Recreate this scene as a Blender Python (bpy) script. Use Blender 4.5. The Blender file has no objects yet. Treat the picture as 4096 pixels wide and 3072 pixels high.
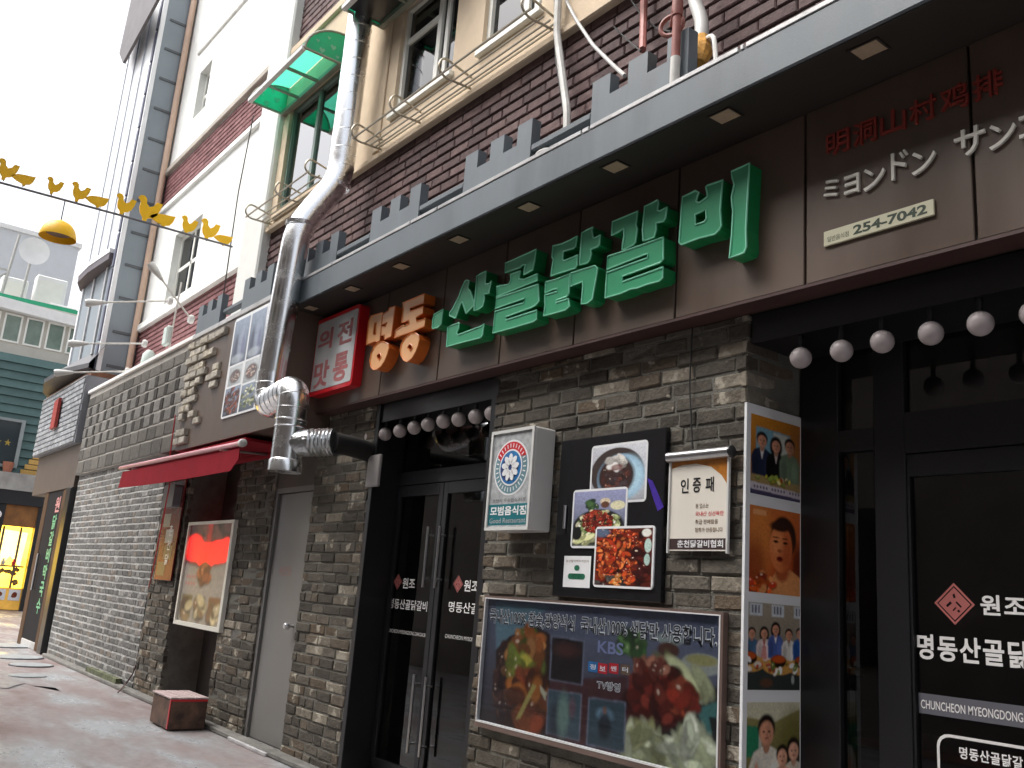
import bpy, math, random
from mathutils import Vector, Matrix
from mathutils.geometry import tessellate_polygon
random.seed(7)
R = math.radians
scene = bpy.context.scene
# ------------------------------------------------------------------ camera
CAM = Vector((0.0, -3.3, 1.31))
YAW, PITCH, ROLL, FPX = -0.92838519, 0.23385297, 0.07690365, 3644.30414   # solved from the photo's vanishing points
fwd = Vector((math.sin(YAW)*math.cos(PITCH), math.cos(YAW)*math.cos(PITCH), math.sin(PITCH)))
rt = fwd.cross(Vector((0, 0, 1))).normalized(); up = rt.cross(fwd)
cr = rt*math.cos(ROLL) + up*math.sin(ROLL); cu = -rt*math.sin(ROLL) + up*math.cos(ROLL)
cd = bpy.data.cameras.new('camera'); cam = bpy.data.objects.new('camera', cd)
scene.collection.objects.link(cam); scene.camera = cam
cd.sensor_fit = 'HORIZONTAL'; cd.sensor_width = 36.0; cd.lens = 36.0*FPX/4096.0
cd.clip_start = 0.05; cd.clip_end = 2000
cam.matrix_world = Matrix(((cr.x, cu.x, -fwd.x, CAM.x), (cr.y, cu.y, -fwd.y, CAM.y), (cr.z, cu.z, -fwd.z, CAM.z), (0, 0, 0, 1)))
# ------------------------------------------------------------------ world, sun, exposure
SUN_EL, SUN_AZ = R(58), R(215)      # azimuth of the light, from +y clockwise: from the street side, a little from the far end
w = bpy.data.worlds.new('World'); scene.world = w; w.use_nodes = True
nt = w.node_tree; nt.nodes.clear()
sky = nt.nodes.new('ShaderNodeTexSky'); sky.sky_type = 'NISHITA'; sky.sun_disc = False
sky.sun_elevation = SUN_EL; sky.sun_rotation = SUN_AZ; sky.air_density = 1.0; sky.dust_density = 6.0; sky.ozone_density = 1.0
hs = nt.nodes.new('ShaderNodeHueSaturation'); hs.inputs['Saturation'].default_value = 0.28
bg = nt.nodes.new('ShaderNodeBackground'); bg.inputs['Strength'].default_value = 0.15
wo = nt.nodes.new('ShaderNodeOutputWorld')
nt.links.new(sky.outputs[0], hs.inputs['Color']); nt.links.new(hs.outputs[0], bg.inputs[0]); nt.links.new(bg.outputs[0], wo.inputs[0])
sd = bpy.data.lights.new('sun', 'SUN'); sd.energy = 0.8; sd.angle = R(40); sd.color = (1.0, 0.97, 0.93)
so = bpy.data.objects.new('sun', sd); scene.collection.objects.link(so)
sdir = Vector((math.sin(SUN_AZ)*math.cos(SUN_EL), math.cos(SUN_AZ)*math.cos(SUN_EL), math.sin(SUN_EL)))
so.rotation_euler = sdir.to_track_quat('Z', 'Y').to_euler(); so.location = sdir*30
vs = scene.view_settings; vs.view_transform = 'Standard'; vs.look = 'None'; vs.gamma = 1.0; vs.exposure = 1.2; vs.use_curve_mapping = False
try: scene.cycles.max_bounces = 8; scene.cycles.transparent_max_bounces = 12
except Exception: pass
# ------------------------------------------------------------------ helpers
def ray(x, y):                      # pixel of the 2212 x 1659 view of the photo -> direction
    S = 4096/2212
    return cr*((x*S-2048)/FPX) - cu*((y*S-1536)/FPX) + fwd
def PY(q, Y=0.0): d = ray(*q); return CAM + d*((Y-CAM.y)/d.y)
def PZ(q, Z=0.0): d = ray(*q); return CAM + d*((Z-CAM.z)/d.z)
def PX(q, X): d = ray(*q); return CAM + d*((X-CAM.x)/d.x)
def crop(ox, oy, s=2.1602): return lambda x, y: ((ox+x/s)*0.54004, (oy+y/s)*0.54004)
A1 = crop(0, 0); A2 = crop(0, 768); A3 = crop(0, 1536); A4 = crop(0, 2304); A5 = crop(1024, 0); A6 = crop(1024, 768)
A7 = crop(1024, 1536); A8 = crop(1024, 2304); B1 = crop(2048, 0); B3 = crop(2048, 1536); B4 = crop(2048, 2304)
B5 = crop(3072, 0); B6 = crop(3072, 768); R4 = crop(700, 900, 2.7655)
COL = scene.collection
class Frame:                        # a plane: origin, width axis, up axis, outward normal
    def __init__(s, o, ux=(1, 0, 0), uz=(0, 0, 1), n=(0, -1, 0)):
        s.o = Vector(o); s.ux = Vector(ux); s.uz = Vector(uz); s.n = Vector(n)
    def pt(s, u, v, d=0.0): return s.o + s.ux*u + s.uz*v + s.n*d
WALL = Frame((0, 0, 0))             # u = x, v = z, d = -y
class MB:
    def __init__(s): s.v = []; s.f = []; s.m = []; s.mats = []
    def mi(s, m):
        if m not in s.mats: s.mats.append(m)
        return s.mats.index(m)
    def face(s, pts, m=None):
        b = len(s.v); s.v += [Vector(p) for p in pts]; s.f.append(tuple(range(b, b+len(pts)))); s.m.append(s.mi(m))
    def add(s, vs, fs, m=None):
        b = len(s.v); s.v += [Vector(p) for p in vs]; k = s.mi(m)
        for f in fs: s.f.append(tuple(i+b for i in f)); s.m.append(k)
    def box(s, x0, x1, y0, y1, z0, z1, m=None, bev=0.0):
        if bev <= 0:
            vs = [(x, y, z) for x in (x0, x1) for y in (y0, y1) for z in (z0, z1)]
            s.add(vs, [(0, 1, 3, 2), (4, 6, 7, 5), (0, 4, 5, 1), (2, 3, 7, 6), (0, 2, 6, 4), (1, 5, 7, 3)], m); return
        b = min(bev, (x1-x0)/2.1, (y1-y0)/2.1, (z1-z0)/2.1); vs = []; idx = {}
        for i, x in enumerate((x0, x1)):
            for j, y in enumerate((y0, y1)):
                for k, z in enumerate((z0, z1)):
                    dx, dy, dz = (b, -b)[i], (b, -b)[j], (b, -b)[k]
                    for a, p in enumerate(((x, y+dy, z+dz), (x+dx, y, z+dz), (x+dx, y+dy, z))): idx[i, j, k, a] = len(vs); vs.append(p)
        I = lambda i, j, k, a: idx[i, j, k, a]; fs = []
        for i in (0, 1):
            fs.append([I(i, 0, 0, 0), I(i, 0, 1, 0), I(i, 1, 1, 0), I(i, 1, 0, 0)][::1 if i == 0 else -1])
            fs.append([I(0, i, 0, 1), I(1, i, 0, 1), I(1, i, 1, 1), I(0, i, 1, 1)][::1 if i == 0 else -1])
            fs.append([I(0, 0, i, 2), I(0, 1, i, 2), I(1, 1, i, 2), I(1, 0, i, 2)][::1 if i == 0 else -1])
        for i in (0, 1):
            for j in (0, 1):
                e = [I(i, j, 0, 0), I(i, j, 0, 1), I(i, j, 1, 1), I(i, j, 1, 0)]; fs.append(e if (i == j) else e[::-1])
                e = [I(i, 0, j, 0), I(i, 0, j, 2), I(i, 1, j, 2), I(i, 1, j, 0)]; fs.append(e if (i != j) else e[::-1])
                e = [I(0, i, j, 1), I(0, i, j, 2), I(1, i, j, 2), I(1, i, j, 1)]; fs.append(e if (i == j) else e[::-1])
                for k in (0, 1):
                    t = [I(i, j, k, 0), I(i, j, k, 1), I(i, j, k, 2)]; fs.append(t if (i+j+k) % 2 else t[::-1])
        s.add(vs, fs, m)
    def prism(s, F, pts, d0, d1, m=None, holes=(), ms=None):     # pts in frame coordinates, from depth d0 (back) to d1 (front)
        loops = [list(pts)] + [list(h) for h in holes]
        def area(l): return sum(l[i][0]*l[(i+1) % len(l)][1]-l[(i+1) % len(l)][0]*l[i][1] for i in range(len(l)))
        loops = [l if (area(l) > 0) == (i == 0) else l[::-1] for i, l in enumerate(loops)]
        flat = [p for l in loops for p in l]; n = len(flat)
        tris = tessellate_polygon([[Vector((p[0], p[1], 0)) for p in l] for l in loops])
        vs = [F.pt(p[0], p[1], d1) for p in flat]
        flip = F.ux.cross(F.uz).dot(F.n) < 0
        ft = []
        for t in tris:
            a, b, c = (flat[i] for i in t)
            ccw = (b[0]-a[0])*(c[1]-a[1])-(c[0]-a[0])*(b[1]-a[1]) > 0
            ft.append(tuple(t) if ccw != flip else tuple(t)[::-1])
        s.add(vs, ft, m)
        if d0 is None: return
        s.add([F.pt(p[0], p[1], d0) for p in flat], [t[::-1] for t in ft], m)
        b = 0; fs = []
        for l in loops:
            k = len(l)
            for i in range(k):
                q = (b+i, b+i+n, b+(i+1) % k+n, b+(i+1) % k); fs.append(q if not flip else q[::-1])
            b += k
        s.add(vs+[F.pt(p[0], p[1], d0) for p in flat], fs, ms or m)
    def flat(s, F, pts, d, m=None): s.prism(F, pts, None, d, m)
    def rect(s, F, u0, u1, v0, v1, d, m=None): s.face([F.pt(u0, v0, d), F.pt(u1, v0, d), F.pt(u1, v1, d), F.pt(u0, v1, d)], m)
    def tube(s, path, r, m=None, n=8, closed=False, cap=True):
        P = [Vector(p) for p in path]; k = len(P); rings = []; prev = None
        for i in range(k):
            t = (P[(i+1) % k]-P[i-1]) if closed else (P[min(i+1, k-1)]-P[max(i-1, 0)])
            t.normalize()
            a = prev-t*prev.dot(t) if prev is not None else t.orthogonal()
            if a.length < 1e-6: a = t.orthogonal()
            a.normalize(); prev = a; b = t.cross(a); rr = r[i] if isinstance(r, (list, tuple)) else r
            rings.append([P[i]+(a*math.cos(2*math.pi*j/n)+b*math.sin(2*math.pi*j/n))*rr for j in range(n)])
        vs = [p for g in rings for p in g]; fs = []
        for i in range(k if closed else k-1):
            for j in range(n): fs.append((i*n+j, i*n+(j+1) % n, ((i+1) % k)*n+(j+1) % n, ((i+1) % k)*n+j))
        if cap and not closed: fs += [tuple(range(n))[::-1], tuple((k-1)*n+j for j in range(n))]
        s.add(vs, fs, m)
    def lathe(s, c, prof, m=None, n=16, axis='Z'):               # prof: (radius, height) from bottom to top
        vs = []; fs = []; k = len(prof); c = Vector(c)
        for r_, h in prof:
            for j in range(n):
                a = 2*math.pi*j/n; x, y = r_*math.cos(a), r_*math.sin(a)
                vs.append(c+{'Z': Vector((x, y, h)), 'Y': Vector((x, h, y)), 'X': Vector((h, x, y))}[axis])
        for i in range(k-1):
            for j in range(n): fs.append((i*n+j, i*n+(j+1) % n, (i+1)*n+(j+1) % n, (i+1)*n+j))
        fs += [tuple(range(n))[::-1], tuple((k-1)*n+j for j in range(n))]
        s.add(vs, fs, m)
    def text(s, F, txt, u0, u1, v0, v1, d, m=None, thick=0.0, bold=0.0, gap=1.0):   # lettering fitted into a rectangle
        vs, fs = glyphs(txt, bold, gap)
        xs = [p[0] for p in vs]; ys = [p[1] for p in vs]; a, b, c, e = min(xs), max(xs), min(ys), max(ys)
        tp = [((p[0]-a)/(b-a)*(u1-u0)+u0, (p[1]-c)/(e-c)*(v1-v0)+v0) for p in vs]
        flip = F.ux.cross(F.uz).dot(F.n) < 0
        ff = [f if not flip else f[::-1] for f in fs]
        s.add([F.pt(x, y, d+thick) for x, y in tp], ff, m)
        if thick > 0:
            n = len(tp); edges = {}
            for f in ff:
                for i in range(len(f)):
                    e2 = (f[i], f[(i+1) % len(f)])
                    if (e2[1], e2[0]) in edges: del edges[(e2[1], e2[0])]
                    else: edges[e2] = 1
            s.add([F.pt(x, y, d+thick) for x, y in tp]+[F.pt(x, y, d) for x, y in tp], [(a2, a2+n, b2+n, b2) for a2, b2 in edges], m)
    def mesh(s, name):
        me = bpy.data.meshes.new(name); me.from_pydata([tuple(p) for p in s.v], [], s.f)
        for m in s.mats:
            if m is not None: me.materials.append(m)
        if len(s.mats) > 1: me.polygons.foreach_set('material_index', s.m)
        me.update(); return me
    def build(s, name, mat=None, parent=None, smooth=False, kind=None):
        if mat is not None: s.mats = [mat]; s.m = [0]*len(s.f)
        me = s.mesh(name)
        if smooth:
            me.polygons.foreach_set('use_smooth', [True]*len(me.polygons))
            try: me.set_sharp_from_angle(angle=R(40))
            except Exception: pass
        o = bpy.data.objects.new(name, me); COL.objects.link(o)
        if parent is not None: o.parent = parent; o.matrix_parent_inverse = parent_inv(parent)
        if kind: o['kind'] = kind
        return o
def parent_inv(p):                  # parts keep world coordinates; only a thing's Empty is moved to its base
    return Matrix.Translation(-p.location) if (p.type == 'EMPTY' and p.parent is None) else Matrix.Identity(4)
_g = {}
def glyphs(txt, bold, gap):
    k = (txt, bold, gap)
    if k not in _g:
        c = bpy.data.curves.new('lettering', 'FONT'); c.body = txt; c.resolution_u = 3; c.offset = bold; c.space_character = gap; c.fill_mode = 'FRONT'
        o = bpy.data.objects.new('lettering', c); me = bpy.data.meshes.new_from_object(o)
        _g[k] = ([(v.co.x, v.co.y) for v in me.vertices], [tuple(p.vertices) for p in me.polygons])
        bpy.data.objects.remove(o); bpy.data.curves.remove(c); bpy.data.meshes.remove(me)
    return _g[k]
def thing(name, label, cat, loc=(0, 0, 0), group=None):
    o = bpy.data.objects.new(name, None); COL.objects.link(o); o.location = loc; o.empty_display_size = 0.1
    return tag(o, label, cat, group)
def tag(o, label, cat, group=None):
    o['label'] = label; o['category'] = cat
    if group: o['group'] = group
    return o
def struct(o): o['kind'] = 'structure'; return o
# ------------------------------------------------------------------ materials
def mat(name, col, rough=0.6, metal=0.0, var=0.12, vs=3.0, bump=0.0, bs=60.0, spec=0.5, streak=None, rnd=0.0, coat=0.0, emit=0.0, rvar=0.0):
    m = bpy.data.materials.new(name); m.use_nodes = True; N = m.node_tree.nodes; L = m.node_tree.links; b = N['Principled BSDF']
    b.inputs['Roughness'].default_value = rough; b.inputs['Metallic'].default_value = metal
    b.inputs['Specular IOR Level'].default_value = spec; b.inputs['Coat Weight'].default_value = coat; b.inputs['Coat Roughness'].default_value = 0.1
    c = (*col, 1); b.inputs['Base Color'].default_value = c
    g = N.new('ShaderNodeNewGeometry'); pos = g.outputs['Position']
    if var > 0 or rvar > 0:
        n = N.new('ShaderNodeTexNoise'); n.inputs['Scale'].default_value = vs; n.inputs['Detail'].default_value = 7; n.inputs['Roughness'].default_value = 0.62
        if streak:
            mp = N.new('ShaderNodeMapping'); mp.inputs['Scale'].default_value = streak; L.new(pos, mp.inputs[0]); L.new(mp.outputs[0], n.inputs['Vector'])
        else: L.new(pos, n.inputs['Vector'])
        rmp = N.new('ShaderNodeMapRange'); rmp.inputs[1].default_value = 0.3; rmp.inputs[2].default_value = 0.7; rmp.inputs[3].default_value = 1-var; rmp.inputs[4].default_value = 1+var
        L.new(n.outputs[0], rmp.inputs[0])
        mx = N.new('ShaderNodeMix'); mx.data_type = 'RGBA'; mx.blend_type = 'MULTIPLY'; mx.inputs[0].default_value = 1; mx.inputs[6].default_value = c
        L.new(rmp.outputs[0], mx.inputs[7]); out = mx.outputs[2]
        if rnd > 0:
            oi = N.new('ShaderNodeObjectInfo'); r2 = N.new('ShaderNodeMapRange'); r2.inputs[3].default_value = 1-rnd; r2.inputs[4].default_value = 1+rnd
            L.new(oi.outputs['Random'], r2.inputs[0])
            m2 = N.new('ShaderNodeMix'); m2.data_type = 'RGBA'; m2.blend_type = 'MULTIPLY'; m2.inputs[0].default_value = 1; L.new(out, m2.inputs[6]); L.new(r2.outputs[0], m2.inputs[7]); out = m2.outputs[2]
        L.new(out, b.inputs['Base Color'])
        if rvar > 0:
            r3 = N.new('ShaderNodeMapRange'); r3.inputs[1].default_value = 0.35; r3.inputs[2].default_value = 0.65; r3.inputs[3].default_value = max(0.02, rough-rvar); r3.inputs[4].default_value = rough+rvar
            L.new(n.outputs[0], r3.inputs[0]); L.new(r3.outputs[0], b.inputs['Roughness'])
        if emit > 0: L.new(out, b.inputs['Emission Color'])
    if emit > 0: b.inputs['Emission Strength'].default_value = emit
    if emit > 0 and var <= 0: b.inputs['Emission Color'].default_value = c
    if bump > 0:
        n2 = N.new('ShaderNodeTexNoise'); n2.inputs['Scale'].default_value = bs; n2.inputs['Detail'].default_value = 4; L.new(pos, n2.inputs['Vector'])
        bp = N.new('ShaderNodeBump'); bp.inputs['Strength'].default_value = bump; bp.inputs['Distance'].default_value = 0.01
        L.new(n2.outputs[0], bp.inputs['Height']); L.new(bp.outputs[0], b.inputs['Normal'])
    return m
def ramp(N, stops, interp='LINEAR'):
    r = N.new('ShaderNodeValToRGB'); e = r.color_ramp.elements; r.color_ramp.interpolation = interp
    while len(e) < len(stops): e.new(0.5)
    for k, (p, c) in enumerate(stops): e[k].position = p; e[k].color = (*c, 1)
    return r
def brick_mat(name, stops, island=False, patch=None, patch_amt=0.0, rough=0.9, bump=0.7):
    m = bpy.data.materials.new(name); m.use_nodes = True; N = m.node_tree.nodes; L = m.node_tree.links; b = N['Principled BSDF']
    b.inputs['Roughness'].default_value = rough; b.inputs['Specular IOR Level'].default_value = 0.25
    g = N.new('ShaderNodeNewGeometry'); pos = g.outputs['Position']
    if island: rv = g.outputs['Random Per Island']
    else: oi = N.new('ShaderNodeObjectInfo'); rv = oi.outputs['Random']
    rp = ramp(N, stops); L.new(rv, rp.inputs[0]); col = rp.outputs[0]
    n = N.new('ShaderNodeTexNoise'); n.inputs['Scale'].default_value = 16; n.inputs['Detail'].default_value = 8; n.inputs['Roughness'].default_value = 0.7; L.new(pos, n.inputs['Vector'])
    mr = N.new('ShaderNodeMapRange'); mr.inputs[1].default_value = 0.3; mr.inputs[2].default_value = 0.7; mr.inputs[3].default_value = 0.7; mr.inputs[4].default_value = 1.3; L.new(n.outputs[0], mr.inputs[0])
    mx = N.new('ShaderNodeMix'); mx.data_type = 'RGBA'; mx.blend_type = 'MULTIPLY'; mx.inputs[0].default_value = 1; L.new(col, mx.inputs[6]); L.new(mr.outputs[0], mx.inputs[7]); col = mx.outputs[2]
    if patch:                        # old lime mortar left on the reused bricks
        n2 = N.new('ShaderNodeTexNoise'); n2.inputs['Scale'].default_value = 7; n2.inputs['Detail'].default_value = 5; n2.inputs['Roughness'].default_value = 0.6; L.new(pos, n2.inputs['Vector'])
        ad = N.new('ShaderNodeMath'); ad.operation = 'MULTIPLY_ADD'; L.new(rv, ad.inputs[0]); ad.inputs[1].default_value = 0.22; L.new(n2.outputs[0], ad.inputs[2])
        m3 = N.new('ShaderNodeMapRange'); m3.inputs[1].default_value = 0.78-patch_amt; m3.inputs[2].default_value = 0.83-patch_amt; L.new(ad.outputs[0], m3.inputs[0])
        mx2 = N.new('ShaderNodeMix'); mx2.data_type = 'RGBA'; L.new(m3.outputs[0], mx2.inputs[0]); L.new(col, mx2.inputs[6]); mx2.inputs[7].default_value = (*patch, 1); col = mx2.outputs[2]
    L.new(col, b.inputs['Base Color'])
    n4 = N.new('ShaderNodeTexNoise'); n4.inputs['Scale'].default_value = 45; n4.inputs['Detail'].default_value = 6; L.new(pos, n4.inputs['Vector'])
    bp = N.new('ShaderNodeBump'); bp.inputs['Strength'].default_value = bump; bp.inputs['Distance'].default_value = 0.012; L.new(n4.outputs[0], bp.inputs['Height']); L.new(bp.outputs[0], b.inputs['Normal'])
    return m
def food_mat(name, stops, scale=14.0, rough=0.25, warp=1.5, mul=1.0, blobs=0.5):    # printed food picture: lumps of sauce, meat and greens
    m = bpy.data.materials.new(name); m.use_nodes = True; N = m.node_tree.nodes; L = m.node_tree.links; b = N['Principled BSDF']
    g = N.new('ShaderNodeNewGeometry')
    n0 = N.new('ShaderNodeTexNoise'); n0.inputs['Scale'].default_value = scale*0.6; n0.inputs['Detail'].default_value = 3; L.new(g.outputs['Position'], n0.inputs['Vector'])
    mx0 = N.new('ShaderNodeVectorMath'); mx0.operation = 'MULTIPLY_ADD'; L.new(n0.outputs[1], mx0.inputs[0]); mx0.inputs[1].default_value = (warp/scale,)*3; L.new(g.outputs['Position'], mx0.inputs[2])
    v = N.new('ShaderNodeTexVoronoi'); v.inputs['Scale'].default_value = scale; L.new(mx0.outputs[0], v.inputs['Vector'])
    n = N.new('ShaderNodeTexNoise'); n.inputs['Scale'].default_value = scale*1.3; n.inputs['Detail'].default_value = 8; n.inputs['Roughness'].default_value = 0.7; L.new(mx0.outputs[0], n.inputs['Vector'])
    a = N.new('ShaderNodeMix'); a.data_type = 'FLOAT'; a.inputs[0].default_value = blobs; L.new(n.outputs[0], a.inputs[2]); L.new(v.outputs['Distance'], a.inputs[3])
    rp = ramp(N, stops); L.new(a.outputs[0], rp.inputs[0])
    L.new(rp.outputs[0], b.inputs['Base Color']); b.inputs['Roughness'].default_value = rough; b.inputs['Specular IOR Level'].default_value = 0.4
    return m
def glass_mat(name, tint=(0.35, 0.37, 0.38), rough=0.02, ior=1.5, boost=0.0):
    m = bpy.data.materials.new(name); m.use_nodes = True; N = m.node_tree.nodes; L = m.node_tree.links; N.remove(N['Principled BSDF']); out = N['Material Output']
    t = N.new('ShaderNodeBsdfTransparent'); t.inputs[0].default_value = (*tint, 1); gl = N.new('ShaderNodeBsdfGlossy'); gl.inputs['Roughness'].default_value = rough
    f = N.new('ShaderNodeFresnel'); f.inputs[0].default_value = ior; ad = N.new('ShaderNodeMath'); ad.operation = 'ADD'; ad.use_clamp = True; ad.inputs[1].default_value = boost; L.new(f.outputs[0], ad.inputs[0])
    g = N.new('ShaderNodeNewGeometry'); inv = N.new('ShaderNodeMath'); inv.operation = 'SUBTRACT'; inv.inputs[0].default_value = 1.0; L.new(g.outputs['Backfacing'], inv.inputs[1])
    mu = N.new('ShaderNodeMath'); mu.operation = 'MULTIPLY'; L.new(ad.outputs[0], mu.inputs[0]); L.new(inv.outputs[0], mu.inputs[1]); ad = mu    # the pane's inner side does not mirror
    mx = N.new('ShaderNodeMixShader'); L.new(ad.outputs[0], mx.inputs[0]); L.new(t.outputs[0], mx.inputs[1]); L.new(gl.outputs[0], mx.inputs[2]); L.new(mx.outputs[0], out.inputs[0])
    return m
def poly_mat(name, col, tr=0.6):     # translucent plastic sheet
    m = bpy.data.materials.new(name); m.use_nodes = True; N = m.node_tree.nodes; L = m.node_tree.links; b = N['Principled BSDF']; out = N['Material Output']
    b.inputs['Base Color'].default_value = (*col, 1); b.inputs['Roughness'].default_value = 0.25
    t = N.new('ShaderNodeBsdfTranslucent'); t.inputs[0].default_value = (*col, 1); mx = N.new('ShaderNodeMixShader'); mx.inputs[0].default_value = tr
    L.new(b.outputs[0], mx.inputs[1]); L.new(t.outputs[0], mx.inputs[2]); L.new(mx.outputs[0], out.inputs[0]); return m
# ------------------------------------------------------------------ brickwork
BV = {}
def brick_variant(k, style):
    key = (k, style)
    if key not in BV:                # unit brick: x -.5...5, z -.5...5, y 0 (front) .. 1 (back), chipped rounded front edge
        rr = random.Random(k*13+5); j = 0.018 if style == 'old' else 0.006; e = 0.035; ez = 0.10
        vs = []
        for y, s_x, s_z in ((1.0, 0.0, 0.0), (0.14, 0.0, 0.0), (0.0, e, ez)):
            for x, z in ((-.5, -.5), (.5, -.5), (.5, .5), (-.5, .5)):
                sx = (0.5-s_x)*(1 if x > 0 else -1); sz = (0.5-s_z)*(1 if z > 0 else -1)
                q = 0 if y == 1.0 else 1
                vs.append((sx+rr.uniform(-j, j)*q, y+rr.uniform(-.06, .08)*q*(1 if style == 'old' else .4), sz+rr.uniform(-j, j)*2.2*q))
        fs = [(8, 9, 10, 11), (3, 2, 1, 0)]
        for a in (0, 4):
            for i in range(4): fs.append((a+i, a+(i+1) % 4, a+4+(i+1) % 4, a+4+i))
        me = bpy.data.meshes.new('brick'); me.from_pydata(vs, [], fs); me.update(); BV[key] = (me, vs, fs)
    return BV[key]
def lay(x0, x1, z0, z1, course=0.078, length=0.245, joint=0.012, holes=(), rnd=0.25, half=True, jx=None):
    """brick rectangles of a running bond inside a rectangle, cut around holes"""
    out = []; z = z0; row = 0; jx = joint if jx is None else jx
    while z < z1-0.02:
        h = min(course-joint, z1-z); x = x0-(length*0.5 if (row % 2 and half) else 0)-random.uniform(0, .03)
        while x < x1-0.01:
            l = length*(1+random.uniform(-rnd, rnd)*0.5)
            if random.random() < 0.12*rnd*4: l *= 0.5
            a, b = max(x, x0), min(x+l-jx, x1)
            x += l
            if b-a < 0.03: continue
            segs = [(a, b)]
            for hx0, hx1, hz0, hz1 in holes:
                if z < hz1 and z+h > hz0:
                    n = []
                    for p, q in segs:
                        if q <= hx0 or p >= hx1: n.append((p, q))
                        else:
                            if hx0-p > 0.03: n.append((p, hx0))
                            if q-hx1 > 0.03: n.append((hx1, q))
                    segs = n
            out += [(p, q, z, z+h) for p, q in segs]
        z += course; row += 1
    return out
def put_bricks(F, rects, depth, m_ind, m_stuff, parent, budget, key, style='old', name='brick', jit=0.006, stuff_parent=None):
    """the `budget` bricks nearest the camera as objects, the rest joined into one part"""
    rects = sorted(rects, key=key); a, b = rects[:budget], rects[budget:]
    pinv = parent_inv(parent)
    rot = Matrix((F.ux, -F.n, F.uz)).transposed().to_4x4()
    mats = {}
    for (x0, x1, z0, z1) in a:
        me, vs, fs = brick_variant(random.randrange(8), style)
        if (me, m_ind) not in mats:
            mm = me.copy(); mm.materials.append(m_ind); mats[(me, m_ind)] = mm
        o = bpy.data.objects.new(name, mats[(me, m_ind)]); COL.objects.link(o)
        o.parent = parent; o.matrix_parent_inverse = pinv
        c = F.pt((x0+x1)/2, (z0+z1)/2, random.uniform(-jit, jit))
        o.matrix_basis = Matrix.Translation(c) @ rot @ Matrix.Diagonal((x1-x0, depth, z1-z0, 1))
    if b:
        mb = MB()
        for (x0, x1, z0, z1) in b:
            me, vs, fs = brick_variant(random.randrange(8), style); dj = random.uniform(-jit, jit)
            mb.add([F.pt((x0+x1)/2+p[0]*(x1-x0), (z0+z1)/2+p[2]*(z1-z0), dj-p[1]*depth) for p in vs], fs)
        mb.build('brickwork', m_stuff, stuff_parent or parent, kind='stuff')
def tr(c, pts, Y): return [(p.x, p.z) for p in (PY(c(*q), Y) for q in pts)]
def rc(tl, br, Y): a = PY(tl, Y); b = PY(br, Y); return a.x, b.x, b.z, a.z
def ell(cx, cy, rx, ry, n=20, a0=0.0): return [(cx+rx*math.cos(a0+2*math.pi*i/n), cy+ry*math.sin(a0+2*math.pi*i/n)) for i in range(n)]
def rrect(u0, u1, v0, v1, r, n=4):
    out = []
    for cx, cy, a in ((u1-r, v0+r, -90), (u1-r, v1-r, 0), (u0+r, v1-r, 90), (u0+r, v0+r, 180)):
        for i in range(n+1): t = R(a+90*i/n); out.append((cx+r*math.cos(t), cy+r*math.sin(t)))
    return out
def empty_part(name, parent):
    o = bpy.data.objects.new(name, None); COL.objects.link(o); o.parent = parent; o.matrix_parent_inverse = parent_inv(parent); return o
# ------------------------------------------------------------------ shared materials
GREY_STOPS = [(0.0, (0.058, 0.051, 0.042)), (0.3, (0.088, 0.078, 0.064)), (0.6, (0.118, 0.105, 0.086)), (0.78, (0.112, 0.082, 0.056)), (0.9, (0.150, 0.133, 0.106)), (0.97, (0.26, 0.228, 0.18))]
M_BRICK = brick_mat('reused_grey_brick', GREY_STOPS, patch=(0.38, 0.345, 0.28), patch_amt=0.045)
M_BRICKS = brick_mat('reused_grey_brickwork', GREY_STOPS, island=True, patch=(0.38, 0.345, 0.28), patch_amt=0.045)
M_MORTAR = mat('grey_mortar', (0.15, 0.145, 0.125), 0.95, bump=0.8, bs=90, var=0.25, vs=8)
PALE_STOPS = [(0.0, (0.105, 0.105, 0.10)), (0.35, (0.14, 0.138, 0.132)), (0.65, (0.17, 0.166, 0.157)), (0.82, (0.17, 0.145, 0.12)), (0.95, (0.22, 0.212, 0.20))]
M_PALE = brick_mat('limewashed_brick', PALE_STOPS, patch=(0.32, 0.315, 0.30), patch_amt=0.03)
M_PALES = brick_mat('limewashed_brickwork', PALE_STOPS, island=True, patch=(0.32, 0.315, 0.30), patch_amt=0.03)
M_LIME = mat('white_lime_mortar', (0.41, 0.405, 0.39), 0.95, bump=0.8, bs=70, var=0.2, vs=9)
RED_STOPS = [(0.0, (0.085, 0.053, 0.052)), (0.4, (0.115, 0.073, 0.070)), (0.7, (0.14, 0.088, 0.085)), (1.0, (0.165, 0.105, 0.098))]
M_RED = brick_mat('painted_red_brick', RED_STOPS, rough=0.7, bump=0.35)
M_REDS = brick_mat('painted_red_brickwork', RED_STOPS, island=True, rough=0.7, bump=0.35)
M_REDM = mat('dark_red_joint', (0.035, 0.022, 0.022), 0.95, bump=0.5)
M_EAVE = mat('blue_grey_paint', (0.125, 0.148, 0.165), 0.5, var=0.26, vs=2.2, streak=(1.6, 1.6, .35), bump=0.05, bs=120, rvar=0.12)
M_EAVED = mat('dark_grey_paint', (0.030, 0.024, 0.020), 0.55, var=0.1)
M_FLASH = mat('galvanised_flashing', (0.45, 0.45, 0.45), 0.45, metal=0.3, var=0.25, vs=6, bump=0.1)
M_BROWN = mat('brown_metal_panel', (0.098, 0.067, 0.050), 0.42, var=0.24, vs=1.6, streak=(1.5, 1.5, .3), bump=0.03, bs=200, rvar=0.1)
M_BROWND = mat('dark_red_brown_trim', (0.06, 0.028, 0.024), 0.5, var=0.1)
M_BLACK = mat('black_anodised_frame', (0.012, 0.012, 0.014), 0.35, var=0.1)
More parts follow.
